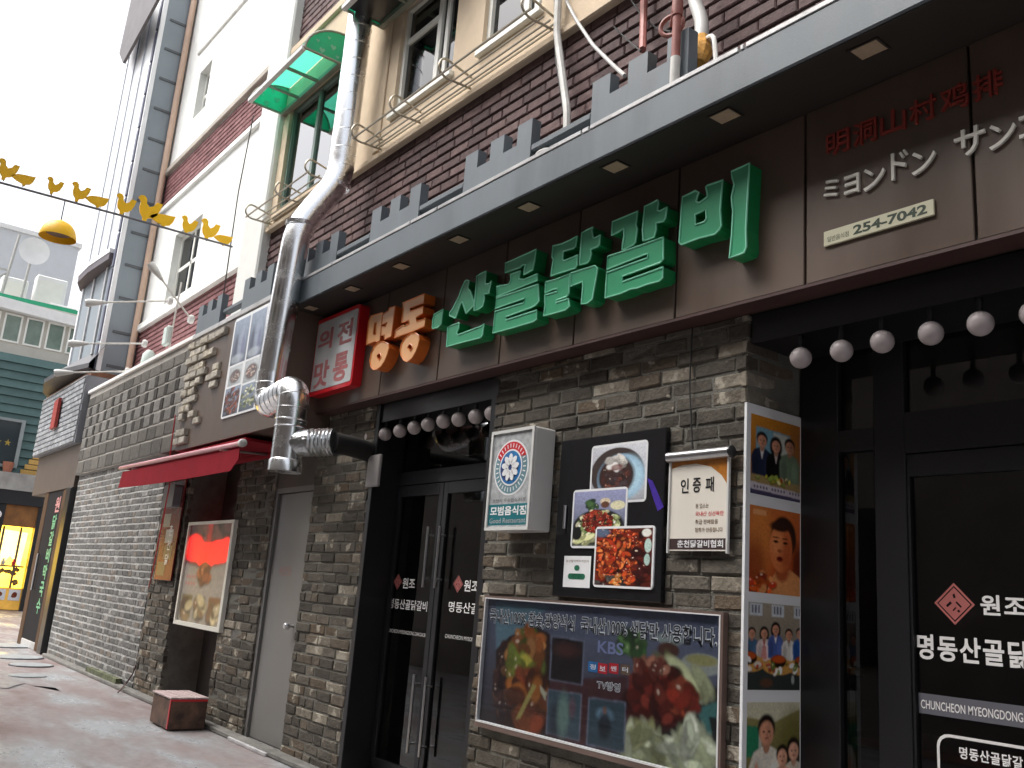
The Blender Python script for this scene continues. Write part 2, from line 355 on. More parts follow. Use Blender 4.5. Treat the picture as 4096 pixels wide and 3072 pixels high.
M_GLASS = glass_mat('dark_door_glass', (0.62, 0.64, 0.65), boost=0.04)
M_WGLASS = glass_mat('window_glass', (0.10, 0.11, 0.12), boost=0.06)
M_STEEL = mat('brushed_steel', (0.55, 0.55, 0.56), 0.3, metal=1.0, var=0.08, vs=20)
M_ZINC = mat('spiral_duct_zinc', (0.90, 0.91, 0.92), 0.25, metal=1.0, var=0.05, vs=6, bump=0.012, bs=9, rvar=0.06)
M_WHITE = mat('white_paint', (0.78, 0.78, 0.76), 0.45, var=0.06)
M_WPLASTIC = mat('white_plastic', (0.60, 0.60, 0.58), 0.35, var=0.05)
M_OFFW = mat('off_white_letter', (0.72, 0.71, 0.64), 0.45, var=0.06)
M_PRINTW = mat('white_print', (0.78, 0.79, 0.80), 0.3, var=0.03)
M_PRINTK = mat('black_print', (0.015, 0.015, 0.017), 0.35, var=0.0)
M_VINYL = mat('white_vinyl_lettering', (0.72, 0.71, 0.70), 0.5, var=0.03)
M_SKIN = mat('printed_skin', (0.50, 0.26, 0.17), 0.4, var=0.4, vs=45)
M_HAIR = mat('printed_hair', (0.02, 0.015, 0.012), 0.5, var=0)
M_CREAM = mat('cream_stucco', (0.62, 0.50, 0.36), 0.9, var=0.12, vs=2.5, bump=0.25, bs=150)
M_RWHITE = mat('white_stucco', (0.74, 0.75, 0.72), 0.9, var=0.09, vs=1.8, bump=0.3, bs=110)
M_GREENP = poly_mat('green_polycarbonate', (0.10, 0.62, 0.42), 0.65)
M_PALEG = poly_mat('pale_green_print', (0.45, 0.80, 0.68), 0.6)
M_WFRAME = mat('white_window_frame', (0.78, 0.78, 0.72), 0.4, var=0.05)
M_DARKIN = mat('dark_room', (0.10, 0.085, 0.075), 0.8, var=0.2)
M_PIPE = mat('grey_plastic_pipe', (0.42, 0.41, 0.39), 0.5, var=0.15, vs=9)
M_WPIPE = mat('white_plastic_pipe', (0.62, 0.61, 0.57), 0.5, var=0.18, vs=9)
M_REDPIPE = mat('red_oxide_pipe', (0.30, 0.10, 0.08), 0.55, var=0.25, vs=18)
M_WIRE = mat('black_cable', (0.02, 0.02, 0.02), 0.6, var=0)
# ------------------------------------------------------------------ street
gm = mat('wet_pavement', (0.33, 0.30, 0.30), 0.5, var=0.22, vs=1.4, bump=0.25, bs=26, rvar=0.22)
def street_mat():
    m = gm; N = m.node_tree.nodes; L = m.node_tree.links; b = N['Principled BSDF']; g = N.new('ShaderNodeNewGeometry')
    mp = N.new('ShaderNodeMapping'); mp.inputs['Scale'].default_value = (0.55, 1.5, 1); L.new(g.outputs['Position'], mp.inputs[0])
    n = N.new('ShaderNodeTexNoise'); n.inputs['Scale'].default_value = 1.0; n.inputs['Detail'].default_value = 7; n.inputs['Roughness'].default_value = 0.6; L.new(mp.outputs[0], n.inputs['Vector'])
    rp = ramp(N, [(0.34, (0.175, 0.125, 0.12)), (0.44, (0.235, 0.195, 0.19)), (0.52, (0.265, 0.25, 0.25)), (0.62, (0.42, 0.45, 0.475))]); L.new(n.outputs[0], rp.inputs[0])  # pale blue stop paints the reflected sky on wet patches
    n2 = N.new('ShaderNodeTexNoise'); n2.inputs['Scale'].default_value = 12; n2.inputs['Detail'].default_value = 8; n2.inputs['Roughness'].default_value = 0.7; L.new(g.outputs['Position'], n2.inputs['Vector'])
    mr = N.new('ShaderNodeMapRange'); mr.inputs[1].default_value = 0.3; mr.inputs[2].default_value = 0.7; mr.inputs[3].default_value = 0.72; mr.inputs[4].default_value = 1.25; L.new(n2.outputs[0], mr.inputs[0])
    mx = N.new('ShaderNodeMix'); mx.data_type = 'RGBA'; mx.blend_type = 'MULTIPLY'; mx.inputs[0].default_value = 1; L.new(rp.outputs[0], mx.inputs[6]); L.new(mr.outputs[0], mx.inputs[7])
    L.new(mx.outputs[2], b.inputs['Base Color'])
    r3 = N.new('ShaderNodeMapRange'); r3.inputs[1].default_value = 0.45; r3.inputs[2].default_value = 0.62; r3.inputs[3].default_value = 0.62; r3.inputs[4].default_value = 0.2; L.new(n.outputs[0], r3.inputs[0]); L.new(r3.outputs[0], b.inputs['Roughness'])
street_mat()
mb = MB(); mb.face([(-400, -400, 0), (400, -400, 0), (400, 400, 0), (-400, 400, 0)]); struct(mb.build('street', gm))
mb = MB(); random.seed(3)               # narrow dark kerb gutter along the shop fronts
mb.box(-15.4, -6.15, -0.10, 0.0, 0.0, 0.045, mat('gutter_stone', (0.17, 0.165, 0.15), 0.9, bump=0.6, bs=40, var=0.3, vs=5), 0.01); struct(mb.build('kerb_strip'))
mcov = mat('iron_cover', (0.30, 0.32, 0.33), 0.45, var=0.2, vs=12, bump=0.2); mshadecrack = mat('rim_shadow_and_crack', (0.03, 0.03, 0.04), 0.7, var=0.1)  # dark ring colour paints the shadow round the lids; the crack shares it
for i, (c, r_, lab) in enumerate(((A4(270, 775), 0.26, 'pale round manhole cover with a thick painted rim shadow, nearest the limewashed wall'), (A4(240, 865), 0.20, 'small worn grey manhole cover without a rim in front of the others'),
                                  (A4(150, 705), 0.33, 'round manhole cover beside the brown door post'), (A4(50, 605), 0.40, 'farthest round manhole cover at the left edge'))):
    p = PZ(c, 0); t = thing('manhole_cover', lab, 'manhole cover', (p.x, p.y, 0), 'manhole covers by the corner shop')
    m1 = MB(); m1.lathe((p.x, p.y, 0.003), [(r_*1.06, 0), (r_*1.06, 0.006), (r_*1.0, 0.006)], mshadecrack if i != 1 else mcov, 32); m1.build('rim_or_shadow_ring', None, t)
    m1 = MB(); m1.lathe((p.x, p.y, 0.0095), [(r_, 0), (r_*0.99, 0.008 if i != 1 else 0.004)], mcov, 32); m1.build('lid', None, t)
cp = [PZ(A4(*q), 0.006) for q in ((0, 965), (70, 970), (150, 945), (220, 925), (300, 950), (400, 958), (480, 965), (515, 990))]
mb = MB(); mb.face([p+Vector((0.02, 0, -.002)) for p in cp]+[p-Vector((0.02+.02*(i % 3), 0.0, .002)) for i, p in list(enumerate(cp))[::-1]], mshadecrack); tag(mb.build('pavement_crack'), 'long dark crack and patch edge running across the pavement', 'crack')
# ------------------------------------------------------------------ restaurant ground floor
RF = thing('restaurant_front', 'restaurant ground floor of reused grey brick with brown fascia and black glass doors', 'shopfront', (-4, 0.3, 0))
FB, FT, FY = 2.705, 3.53, -0.13       # fascia bottom, top, plane
HOLES2 = [(-3.86, -3.07, 1.36, 2.2), (-4.47, -2.70, 0.62, 1.33)]
key = lambda r_: (r_[0]-CAM.x)**2
P2 = MB(); P2.box(-4.545, -2.612, 0.008, 0.44, 0.0, 2.70, M_MORTAR); pil2 = P2.build('brick_pillar', None, RF)
random.seed(21)
r2 = lay(-4.57, -2.612, 0.02, 2.70, rnd=0.3, holes=HOLES2)
P1 = MB(); P1.box(-7.06, -6.12, 0.008, 0.40, 0.0, 2.70, M_MORTAR); pil1 = P1.build('brick_pillar', None, RF)
r1 = lay(-7.06, -6.12, 0.02, 2.70, rnd=0.4)
PB = MB(); PB.box(-8.76, -7.86, 0.008, 0.5, 0.0, 2.70, M_MORTAR); pilB = PB.build('brick_pillar', None, RF)
PA = MB(); PA.box(-11.10, -10.20, 0.008, 0.5, 0.0, 2.70, M_MORTAR); pilA = PA.build('brick_pillar', None, RF)
rB = lay(-8.76, -7.86, 0.02, 2.70, rnd=0.4); rA = lay(-11.08, -10.20, 0.02, 2.55, rnd=0.4)
put_bricks(WALL, r2, 0.05, M_BRICK, M_BRICKS, pil2, 240, key, jit=0.006)
n1 = len(r1); put_bricks(WALL, r1, 0.05, M_BRICK, M_BRICKS, pil1, 110, key, jit=0.005)
put_bricks(WALL, rB, 0.05, M_BRICK, M_BRICKS, pilB, 0, key, jit=0.008); put_bricks(WALL, rA, 0.05, M_BRICK, M_BRICKS, pilA, 0, key, jit=0.008)
RET = Frame((-2.612, 0, 0), (0, 1, 0), (0, 0, 1), (1, 0, 0))      # return face of the right pillar
put_bricks(RET, lay(0.0, 0.43, 0.02, 2.70, rnd=0.3, holes=[(0.0, 0.40, 0.1, 2.26)]), 0.03, M_BRICK, M_BRICKS, pil2, 0, lambda r_: 0, jit=0.003)
# room behind the glass
mb = MB(); mb.box(-7.5, 3.0, 4.0, 4.1, 0, 2.7, M_DARKIN); mb.box(-7.6, -7.5, 0.5, 4.1, 0, 2.7, M_DARKIN); mb.box(3.0, 3.1, 0.5, 4.1, 0, 2.7, M_DARKIN)
mb.box(-7.6, 3.1, 0.40, 4.1, 2.70, 2.75, M_DARKIN); mb.box(-7.6, 3.1, 0.46, 4.1, 0.01, 0.05, M_DARKIN); mb.box(-6.12, -4.55, 0.02, 0.46, 0.01, 0.05, M_MORTAR)
mb.box(-11.1, -7.05, 0.52, 0.6, 0, 2.7, M_DARKIN); mb.build('interior', None, RF)
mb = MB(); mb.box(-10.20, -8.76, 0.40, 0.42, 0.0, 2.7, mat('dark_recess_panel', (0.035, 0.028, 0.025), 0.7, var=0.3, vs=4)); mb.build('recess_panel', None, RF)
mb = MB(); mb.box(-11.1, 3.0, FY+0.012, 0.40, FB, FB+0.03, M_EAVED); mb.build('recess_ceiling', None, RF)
for a, b in ((-6.118, -4.56), (-2.60, 2.95)): mb = MB(); mb.box(a, b, 0.02, 0.39, 2.56, FB-0.006, M_BLACK); mb.build('added_dark_header', None, RF)  # added black box stands in for the darkness above the lamps
# fascia panels with open joints, bottom trim
mb = MB(); mb.box(-6.95, 3.0, FY+0.02, 0.3, FB+0.03, FT-0.003, M_EAVED); fas = mb.build('fascia', None, RF)
js = [-6.95, PY((817, 860), FY).x, PY((943, 820), FY).x, PY((1077, 780), FY).x, PY((1240, 700), FY).x, PY((1460, 600), FY).x, PY((1739, 500), FY).x, PY((2106, 450), FY).x, -0.75, 0.2, 1.2, 3.0]
for a, b in zip(js[:-1], js[1:]):
    mb = MB(); mb.box(a+0.006, b-0.006, FY, FY+0.018, FB+0.012, FT-0.006, M_BROWN, 0.003); mb.build('fascia_panel', None, fas)
mb = MB(); mb.box(-6.95, 3.0, FY-0.004, 0.0, FB-0.004, FB+0.010, M_BROWND); mb.build('bottom_trim', None, fas)
# eave with downlights and flashing
EY = -0.477; EL = -7.03
mb = MB(); mb.box(EL, 3.0, EY, 0.02, FT+0.002, 3.725, M_EAVE, 0.006); eave = mb.build('eave', None, RF)
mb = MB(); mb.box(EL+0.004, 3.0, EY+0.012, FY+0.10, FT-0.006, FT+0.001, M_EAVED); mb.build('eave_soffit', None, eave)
xs = [EL, -6.2, -5.05, -4.72, -3.33, -3.27, -2.30, -2.27, -1.2, 0.3, 3.0]
for a, b in zip(xs[:-1], xs[1:]):
    mb = MB(); mb.box(a+0.006, b-0.006, EY-0.004, EY+0.035, 3.726, 3.752, M_FLASH, 0.003); mb.build('flashing', None, eave)
mlens = mat('downlight_lens', (0.42, 0.32, 0.22), 0.5, var=0.1, vs=30)
for i in range(9):
    x = -1.75-0.712*i+0.0; mb = MB(); mb.box(x-0.055, x+0.055, -0.412, -0.325, FT-0.010, FT-0.0065, mlens); dl = mb.build('downlight', None, RF)
    mb = MB(); F = Frame((0, 0, FT-0.007), (1, 0, 0), (0, 1, 0), (0, 0, -1)); mb.prism(F, [(x-0.064, -0.421), (x+0.064, -0.421), (x+0.064, -0.316), (x-0.064, -0.316)], 0, 0.006, M_EAVED, holes=[[(x-0.056, -0.413), (x+0.056, -0.413), (x+0.056, -0.324), (x-0.056, -0.324)]]); mb.build('trim_ring', None, dl)
# castle-shaped parapet blocks along the eave
def merlon(x0, y, zb, teeth=3, s=1.0, xmax=99):
    W_, T_ = 0.675*s, 0.137*s; pts = [(x0, zb)]
    for k in range(teeth):
        a = x0+k*0.27*s; pts += [(a, zb+0.305*s), (a+T_, zb+0.305*s), (a+T_, zb+0.18*s)]
        if k < teeth-1: pts += [(a+0.27*s, zb+0.18*s)]
    pts[-1] = (pts[-2][0], zb)
    mb = MB(); mb.prism(WALL, pts, -y-0.065, -y, M_EAVE); o = mb.build('parapet_block', None, RF)
    return pts[-1][0]
ends = []
for x0, n in ((-3.32, 3), (-4.51, 3), (-5.72, 3), (-6.93, 3)): ends.append((x0, merlon(x0, -0.43, 3.740, n)))
for (a0, a1), (b0, b1) in zip(ends[1:], ends[:-1]):
    mb = MB(); mb.box(a1+0.002, b0-0.002, -0.43, -0.36, 3.83, 3.875, M_EAVE, 0.008); mb.build('parapet_rail', None, RF)
# left panel box: stones, food pictures
LY = -0.45; LZ0, LZ1 = 2.54, 3.77
lx0, lx1 = -9.44, -6.90
mb = MB(); mb.box(lx0, lx1, LY, 0.0, LZ0, LZ1-0.05, M_BROWN, 0.004); lp = mb.build('side_panel', None, RF)
mb = MB(); mb.box(lx0, lx1, LY-0.012, 0.0, LZ1-0.049, LZ1, M_FLASH, 0.004); mb.build('panel_cap', None, lp)
for c in ((735, 930), (235, 1170)):
    p = PY(R4(*c), LY); merlon(p.x, LY-0.004, LZ1+0.002, 3, 1.0)
pE = PY(R4(735, 930), LY).x; pF = PY(R4(235, 1170), LY).x
mb = MB(); mb.box(pF+0.68, pE-0.002, LY+0.02, LY+0.09, LZ1+0.1, LZ1+0.145, M_EAVE, 0.008); mb.build('parapet_rail', None, RF)
mb = MB(); mb.box(pE+0.68, -6.935, LY+0.02, LY+0.09, LZ1+0.1, LZ1+0.145, M_EAVE, 0.008); mb.build('parapet_rail', None, RF)
M_STONE = brick_mat('cream_split_stone', [(0.0, (0.36, 0.33, 0.28)), (0.5, (0.45, 0.42, 0.36)), (1.0, (0.52, 0.47, 0.38))], bump=1.0)
random.seed(11)
sx0 = lx0+0.0; z = LZ1-0.10; row = 0
rowlen = [5.6, 2.6, 4.6, 2.6, 3.2, 3.0, 2.4, 2.2, 1.6, 0.7, 0, 1.5, 1.9]
rects = []
for n in rowlen:
    x = sx0+(0.05 if row % 2 else 0.0)
    while n > 0:
        l = 0.185*min(1, n)*random.uniform(0.8, 1.15); rects.append((x, x+l-0.010, z-0.066, z)); x += l; n -= 1
    z -= 0.084; row += 1; x = sx0
for gx, gz in ((0.80, 0.44), (0.84, 0.53), (0.66, 0.53), (0.80, 0.62), (0.34, 0.86), (0.48, 0.94)): rects.append((sx0+gx, sx0+gx+0.17, LZ1-gz-0.065, LZ1-gz))
put_bricks(Frame((0, LY-0.035, 0)), rects, 0.045, M_STONE, M_STONE, lp, 200, key, jit=0.012, name='stone')
# ------------------------------------------------------------------ glass doors
M_REDVINYL = mat('dusty_red_vinyl', (0.36, 0.11, 0.10), 0.5, var=0.1)
def seal(mb, F, cu_, cv, h, d):       # diamond stamp logo: rim and cut-out strokes
    dm = [(cu_, cv-h), (cu_+h, cv), (cu_, cv+h), (cu_-h, cv)]; k = 0.86; dm2 = [(cu_+(u-cu_)*k, cv+(v-cv)*k) for u, v in dm]; k2 = .78
    mb.prism(F, dm, None, d, M_REDVINYL, holes=[dm2]); mb.prism(F, [(cu_+(u-cu_)*k2, cv+(v-cv)*k2) for u, v in dm], None, d, M_REDVINYL,
        holes=[[(cu_+a*h, cv+b*h) for a, b in q] for q in (((-.42, -.10), (-.2, .12), (-.12, .02), (-.34, -.18)), ((-.08, .42), (.02, .5), (.08, .3), (-.02, .26)), ((.06, .06), (.12, .12), (.36, -.12), (.3, -.18)), ((-.1, -.3), (.06, -.14), (.1, -.2), (-.06, -.36)), ((.12, -.34), (.2, -.26), (.28, -.34), (.2, -.42)))])
DY = 0.22
mb = MB(); mb.box(-6.118, -6.06, 0.004, DY+0.06, 0.0, 2.70, M_BLACK, 0.004); mb.box(-4.62, -4.548, 0.004, DY+0.06, 0.0, 2.70, M_BLACK, 0.004)
mb.box(-6.06, -4.62, DY, DY+0.06, 2.10, 2.20, M_BLACK); mb.box(-6.06, -4.62, DY, DY+0.06, 2.62, 2.70, M_BLACK); mb.box(-6.06, -4.62, DY, DY+0.06, 0.0, 0.06, M_BLACK); mb.build('door_frame', None, RF)
mb = MB(); mb.box(-6.06, -4.62, DY+0.026, DY+0.034, 2.20, 2.62, M_GLASS); mb.build('transom_pane', None, RF)
FD = Frame((0, DY-0.003, 0))
def leaf(x0, x1, y, z0, z1, hx, tx):
    mb = MB(); s = 0.055
    mb.box(x0, x0+s, y, y+0.045, z0, z1, M_BLACK, 0.003); mb.box(x1-s, x1, y, y+0.045, z0, z1, M_BLACK, 0.003); mb.box(x0+s, x1-s, y, y+0.045, z0, z0+0.1, M_BLACK); mb.box(x0+s, x1-s, y, y+0.045, z1-0.08, z1, M_BLACK)
    o = mb.build('glass_door', None, RF)
    mb = MB(); mb.box(x0+s, x1-s, y+0.018, y+0.028, z0+0.1, z1-0.08, M_GLASS); mb.build('pane', None, o)
    for a, b in ((0.28, 0.78), (1.36, 1.78)):
        mb = MB(); mb.tube([(hx, y-0.045, a), (hx, y-0.045, b)], 0.011, M_STEEL, 10)
        for q in (a+.06, b-.06): mb.tube([(hx, y-0.045, q), (hx, y+0.004, q)], 0.007, M_STEEL, 8)
        mb.build('handle', None, o, True)
    mb = MB(); F = Frame((0, y+0.0165, 0)); seal(mb, F, tx[0]+0.09, tx[3], 0.058, 0); mb.build('logo', None, o); mb = MB(); mb.text(F, '원조', tx[0]+0.16, tx[0]+0.33, tx[3]-0.045, tx[3]+0.03, 0, M_VINYL, bold=0.02); mb.build('lettering', None, o); mb = MB()
    mb.text(F, '명동산골닭갈비', tx[0], tx[1], tx[2]-0.07, tx[2], 0, M_VINYL, bold=0.015); mb.build('lettering', None, o); mb = MB()
    mb.text(F, 'CHUNCHEON MYEONGDONG DAKGALBI', tx[0]-.01, tx[1]+.01, tx[2]-0.24, tx[2]-0.215, 0, M_VINYL)
    mb.build('lettering', None, o); return o
a = PY(A8(1135, 190), DY); leaf(-6.055, -5.42, DY+0.005, 0.065, 2.095, -5.50, (a.x, a.x+0.52, a.z, PY(A8(1260, 50), DY).z))
b = PY(A8(1645, 215), DY); leaf(-5.415, -4.625, DY+0.005, 0.065, 2.095, -5.35, (b.x, b.x+0.60, b.z, PY(A8(1780, 70), DY).z))
DR = 0.40
mb = MB(); mb.box(-2.606, -2.40, DR, DR+0.08, 0.0, 2.70, M_BLACK, 0.004); mb.box(-2.22, -2.075, DR, DR+0.08, 0.0, 2.70, M_BLACK, 0.004); mb.box(-2.40, -2.22, DR, DR+0.07, 2.09, 2.19, M_BLACK); mb.box(-2.075, 0.6, DR, DR+0.07, 2.06, 2.24, M_BLACK)
mb.box(-2.40, 0.6, DR, DR+0.07, 2.62, 2.70, M_BLACK); mb.box(-2.40, -2.22, DR, DR+0.07, 0, 0.1, M_BLACK); mb.box(-2.075, 0.6, DR, DR+0.07, 0, 0.1, M_BLACK); mb.box(0.6, 2.9, DR, DR+0.08, 0, 2.7, M_BLACK); rfm = mb.build('door_frame', None, RF)
for q in ((-2.40, -2.22, 0.1, 2.09), (-2.40, -2.22, 2.19, 2.62), (-2.075, 0.6, 2.24, 2.62)):
    mb = MB(); mb.box(q[0], q[1], DR+0.03, DR+0.038, q[2], q[3], M_GLASS); mb.build('pane', None, rfm)
mb = MB(); mb.box(-2.074, -2.062, DR+0.01, DR+0.055, 0.1, 2.055, M_BLACK); mb.box(-1.02, -0.95, DR+0.01, DR+0.055, 0.1, 2.055, M_BLACK); mb.box(-2.062, -1.02, DR+0.01, DR+0.055, 0.1, 0.2, M_BLACK); mb.box(-2.062, -1.02, DR+0.01, DR+0.055, 1.96, 2.055, M_BLACK); gd = mb.build('glass_door', None, RF)
mb = MB(); mb.box(-2.062, -1.02, DR+0.028, DR+0.038, 0.2, 1.96, M_GLASS); mb.build('pane', None, gd)
mb = MB(); FR = Frame((0, DR+0.0265, 0)); YR = DR+0.0265; B8 = crop(3072, 2304)
c = PY(B8(1610, 240), YR); h = (PY(B8(1785, 240), YR).x-PY(B8(1435, 240), YR).x)/2; seal(mb, FR, c.x, c.z, h, 0); mb.build('logo', None, gd); mb = MB()
g1 = PY(B8(1830, 160), YR); g2 = PY(B8(2010, 345), YR); wd = g2.x-g1.x; mb.text(FR, '원조', g1.x, g1.x+wd*2.25, g2.z, g1.z, 0, M_VINYL, bold=0.025, gap=1.1); mb.build('lettering', None, gd); mb = MB()
g1 = PY(B8(1285, 495), YR); g2 = PY(B8(1395, 715), YR); g3 = PY(B8(2030, 790), YR); mb.text(FR, '명동산골닭갈비', g1.x, g1.x+(g3.x-g1.x)*1.80, g2.z-.004, g1.z, 0, M_VINYL, bold=0.025, gap=1.12); mb.build('lettering', None, gd); mb = MB()
g1 = PY(B8(1320, 1065), YR); g2 = PY(B8(1320, 1140), YR); g3 = PY(B8(2190, 1190), YR); mb.text(FR, 'CHUNCHEON MYEONGDONG DAKGALBI', g1.x, g1.x+(g3.x-g1.x)*1.38, g2.z, g1.z, 0, M_VINYL, bold=0.01); mb.build('lettering', None, gd); mb = MB()
mgb = mat('frosted_band', (0.10, 0.10, 0.12), 0.6, var=0.05); mb.rect(FR, -2.058, -1.03, g2.z-0.02, g1.z+0.025, -0.001, mgb); mb.build('frosted_band', None, gd); mb = MB()
g1 = PY(B8(1455, 1350), YR); bx = rrect(g1.x, -1.08, 0.42, g1.z, 0.05); bi = rrect(g1.x+0.011, -1.091, 0.431, g1.z-0.011, 0.042); mb.prism(FR, bx, None, 0, M_VINYL, holes=[bi]); mb.build('outline_box', None, gd); mb = MB()
g1 = PY(B8(1650, 1470), YR); g2 = PY(B8(1730, 1590), YR); mb.text(FR, '명동산골닭갈비', g1.x, g1.x+(g2.x-g1.x)*8.0, g2.z, g1.z, 0, M_VINYL, bold=0.025, gap=1.1); mb.build('lettering', None, gd)
mb = MB(); mb.tube([(-1.09, DR-0.04, 0.8), (-1.09, DR-0.04, 1.5)], 0.014, M_STEEL, 10); mb.build('handle', None, gd, True)
# things glimpsed inside the dining room
def table(x, y, label):
    t = thing('dining_table', label, 'table', (x, y, 0.05)); m1 = MB(); m1.box(x-.45, x+.45, y-.35, y+.35, .72, .76, mat('red_table_top', (0.25, 0.06, 0.04), 0.3), .006); m1.build('table_top', None, t)
    for dx in (-.38, .38):
        for dy in (-.28, .28): m1 = MB(); m1.box(x+dx-.02, x+dx+.02, y+dy-.02, y+dy+.02, .05, .72, M_STEEL); m1.build('leg', None, t)
table(-5.6, 1.5, 'red topped dining table inside behind the double glass doors'); table(-2.6, 1.6, 'red topped dining table behind the narrow side window'); table(-1.3, 2.2, 'red topped dining table behind the right hand glass door')
t = thing('serving_counter', 'pale serving counter inside behind the double glass doors', 'counter', (-4.9, 2.4, 0.05)); m1 = MB(); m1.box(-5.9, -3.9, 2.4, 2.9, .05, .98, mat('pale_counter_front', (0.35, 0.32, 0.32), 0.5)); m1.build('front', None, t)
m1 = MB(); m1.box(-5.95, -3.85, 2.33, 2.95, .982, 1.03, M_STEEL, .005); m1.build('counter_top', None, t)
for x, lab in ((-5.5, 'bright yellow menu card standing on the counter, left one'), (-4.7, 'bright yellow menu card standing on the counter, right one')):
    m1 = MB(); m1.box(x-.16, x+.16, 2.45, 2.47, 1.031, 1.33, mat('yellow_card', (0.6, 0.5, 0.03), 0.5), .003); tag(m1.build('menu_card'), lab, 'menu card')
# ------------------------------------------------------------------ fascia lettering
C1 = crop(1440, 1140, 4.3203); C2 = crop(1760, 1050, 4.3203); C3 = crop(1960, 960, 4.3203); C4 = crop(2150, 880, 4.3203); C5 = crop(2390, 770, 4.3203); C6 = crop(2600, 640, 4.3203); C7 = crop(1200, 1180, 4.3203)
M_OF = mat('peach_acrylic_face', (0.80, 0.42, 0.19), 0.35, var=0.05, vs=8); M_OS = mat('orange_letter_side', (0.62, 0.14, 0.02), 0.35, var=0.08)
M_GF = mat('green_acrylic_face', (0.045, 0.31, 0.155), 0.3, var=0.08, vs=5); M_GS = mat('green_letter_side', (0.012, 0.24, 0.075), 0.3, var=0.08); M_GR = mat('green_letter_trim', (0.22, 0.62, 0.42), 0.3, var=0.08); M_ORT = mat('orange_letter_trim', (0.72, 0.22, 0.05), 0.35, var=0.05)
LF = -0.22
def smooth_loop(l): return l
def letter(label, C, strokes, mf, msd, mt, group, name):
    pts = [p for s_ in strokes for p in tr(C, s_[0], LF)]; cx = sum(p[0] for p in pts)/len(pts); zb = min(p[1] for p in pts)
    t = thing(name, label, 'sign letter', (cx, FY, zb), group)
    for s_ in strokes:
        o = tr(C, s_[0], LF); hs_ = [tr(C, h_, LF) for h_ in s_[1:]]
        mb = MB(); mb.prism(WALL, o, -FY+0.001, -LF, mf, holes=hs_, ms=msd); st = mb.build('stroke', None, t)
        for l in [o]+hs_:
            mb = MB(); mb.tube([(p[0], LF-0.001, p[1]) for p in l], 0.0052, mt, 5, closed=True); mb.build('edge_trim', None, st, True)
og = 'orange letters of the fascia sign'; gg = 'green letters of the fascia sign'
letter('orange three-dimensional Korean letter 명 next to the red framed panel', C1, [
    ([(190, 540), (395, 470), (345, 965), (300, 985), (262, 970), (118, 1035), (155, 640)], [(258, 650), (284, 655), (270, 862), (230, 852)]),
    ([(400, 510), (490, 450), (505, 400), (612, 362), (545, 885), (430, 940), (420, 865), (360, 870), (370, 720), (440, 720), (472, 648), (380, 682), (385, 560)],),
    ([(430, 985), (490, 1020), (505, 1090), (480, 1190), (430, 1310), (370, 1405), (300, 1460), (235, 1465), (190, 1410), (175, 1310), (200, 1180), (250, 1070), (310, 1005), (370, 978)], [(330, 1180), (362, 1190), (368, 1250), (340, 1300), (302, 1262), (302, 1212)])], M_OF, M_OS, M_ORT, og, 'orange_letter')
letter('orange three-dimensional Korean letter 동 beside the green dot', C1, [
    ([(740, 310), (1125, 150), (1105, 305), (870, 395), (875, 455), (1100, 375), (1090, 485), (975, 560), (985, 635), (1140, 575), (1120, 710), (900, 810), (690, 880), (600, 915), (620, 790), (740, 700), (770, 712), (860, 665), (845, 610), (725, 650), (745, 430)],),
    ([(960, 830), (1015, 870), (1030, 940), (1010, 1040), (970, 1150), (900, 1270), (820, 1330), (760, 1300), (715, 1220), (700, 1120), (720, 1020), (780, 920), (860, 850)], [(865, 1015), (900, 1040), (910, 1090), (870, 1140), (825, 1080)])], M_OF, M_OS, M_ORT, og, 'orange_letter')
letter('small green three-dimensional dot between the orange and green letters', C1, [([(1285, 510), (1440, 418), (1405, 680), (1345, 735), (1255, 755), (1265, 600)],)], M_GF, M_GS, M_GR, gg, 'green_dot')
letter('green three-dimensional Korean letter 산, first after the dot', C2, [
    ([(430, 330), (465, 300), (510, 320), (485, 445), (530, 500), (590, 680), (580, 750), (455, 880), (435, 820), (388, 680), (360, 710), (320, 830), (280, 950), (262, 960), (172, 920), (172, 880), (230, 790), (330, 590), (380, 440)],),
    ([(640, 240), (700, 195), (800, 150), (785, 370), (850, 370), (890, 320), (850, 530), (770, 550), (770, 640), (745, 750), (660, 815), (595, 835), (610, 620)],),
    ([(135, 1120), (215, 1085), (335, 1045), (330, 1140), (290, 1220), (320, 1250), (730, 1095), (765, 1060), (740, 1250), (700, 1300), (400, 1375), (115, 1455), (130, 1300)],)], M_GF, M_GS, M_GR, gg, 'green_letter')
letter('green three-dimensional Korean letter 골, second after the dot', C3, [
    ([(270, 400), (400, 345), (560, 270), (700, 210), (800, 160), (770, 380), (740, 520), (590, 600), (600, 500), (620, 430), (570, 430), (520, 480), (430, 510), (265, 565)],),
    ([(360, 600), (530, 535), (505, 675), (590, 685), (825, 585), (825, 695), (640, 770), (120, 980), (125, 805), (330, 765), (365, 700)],),
    ([(115, 1010), (840, 770), (850, 1060), (790, 1125), (720, 1165), (280, 1325), (280, 1385), (810, 1215), (810, 1370), (750, 1410), (400, 1515), (55, 1610), (95, 1235), (590, 1085), (605, 1005), (95, 1185)],)], M_GF, M_GS, M_GR, gg, 'green_letter')
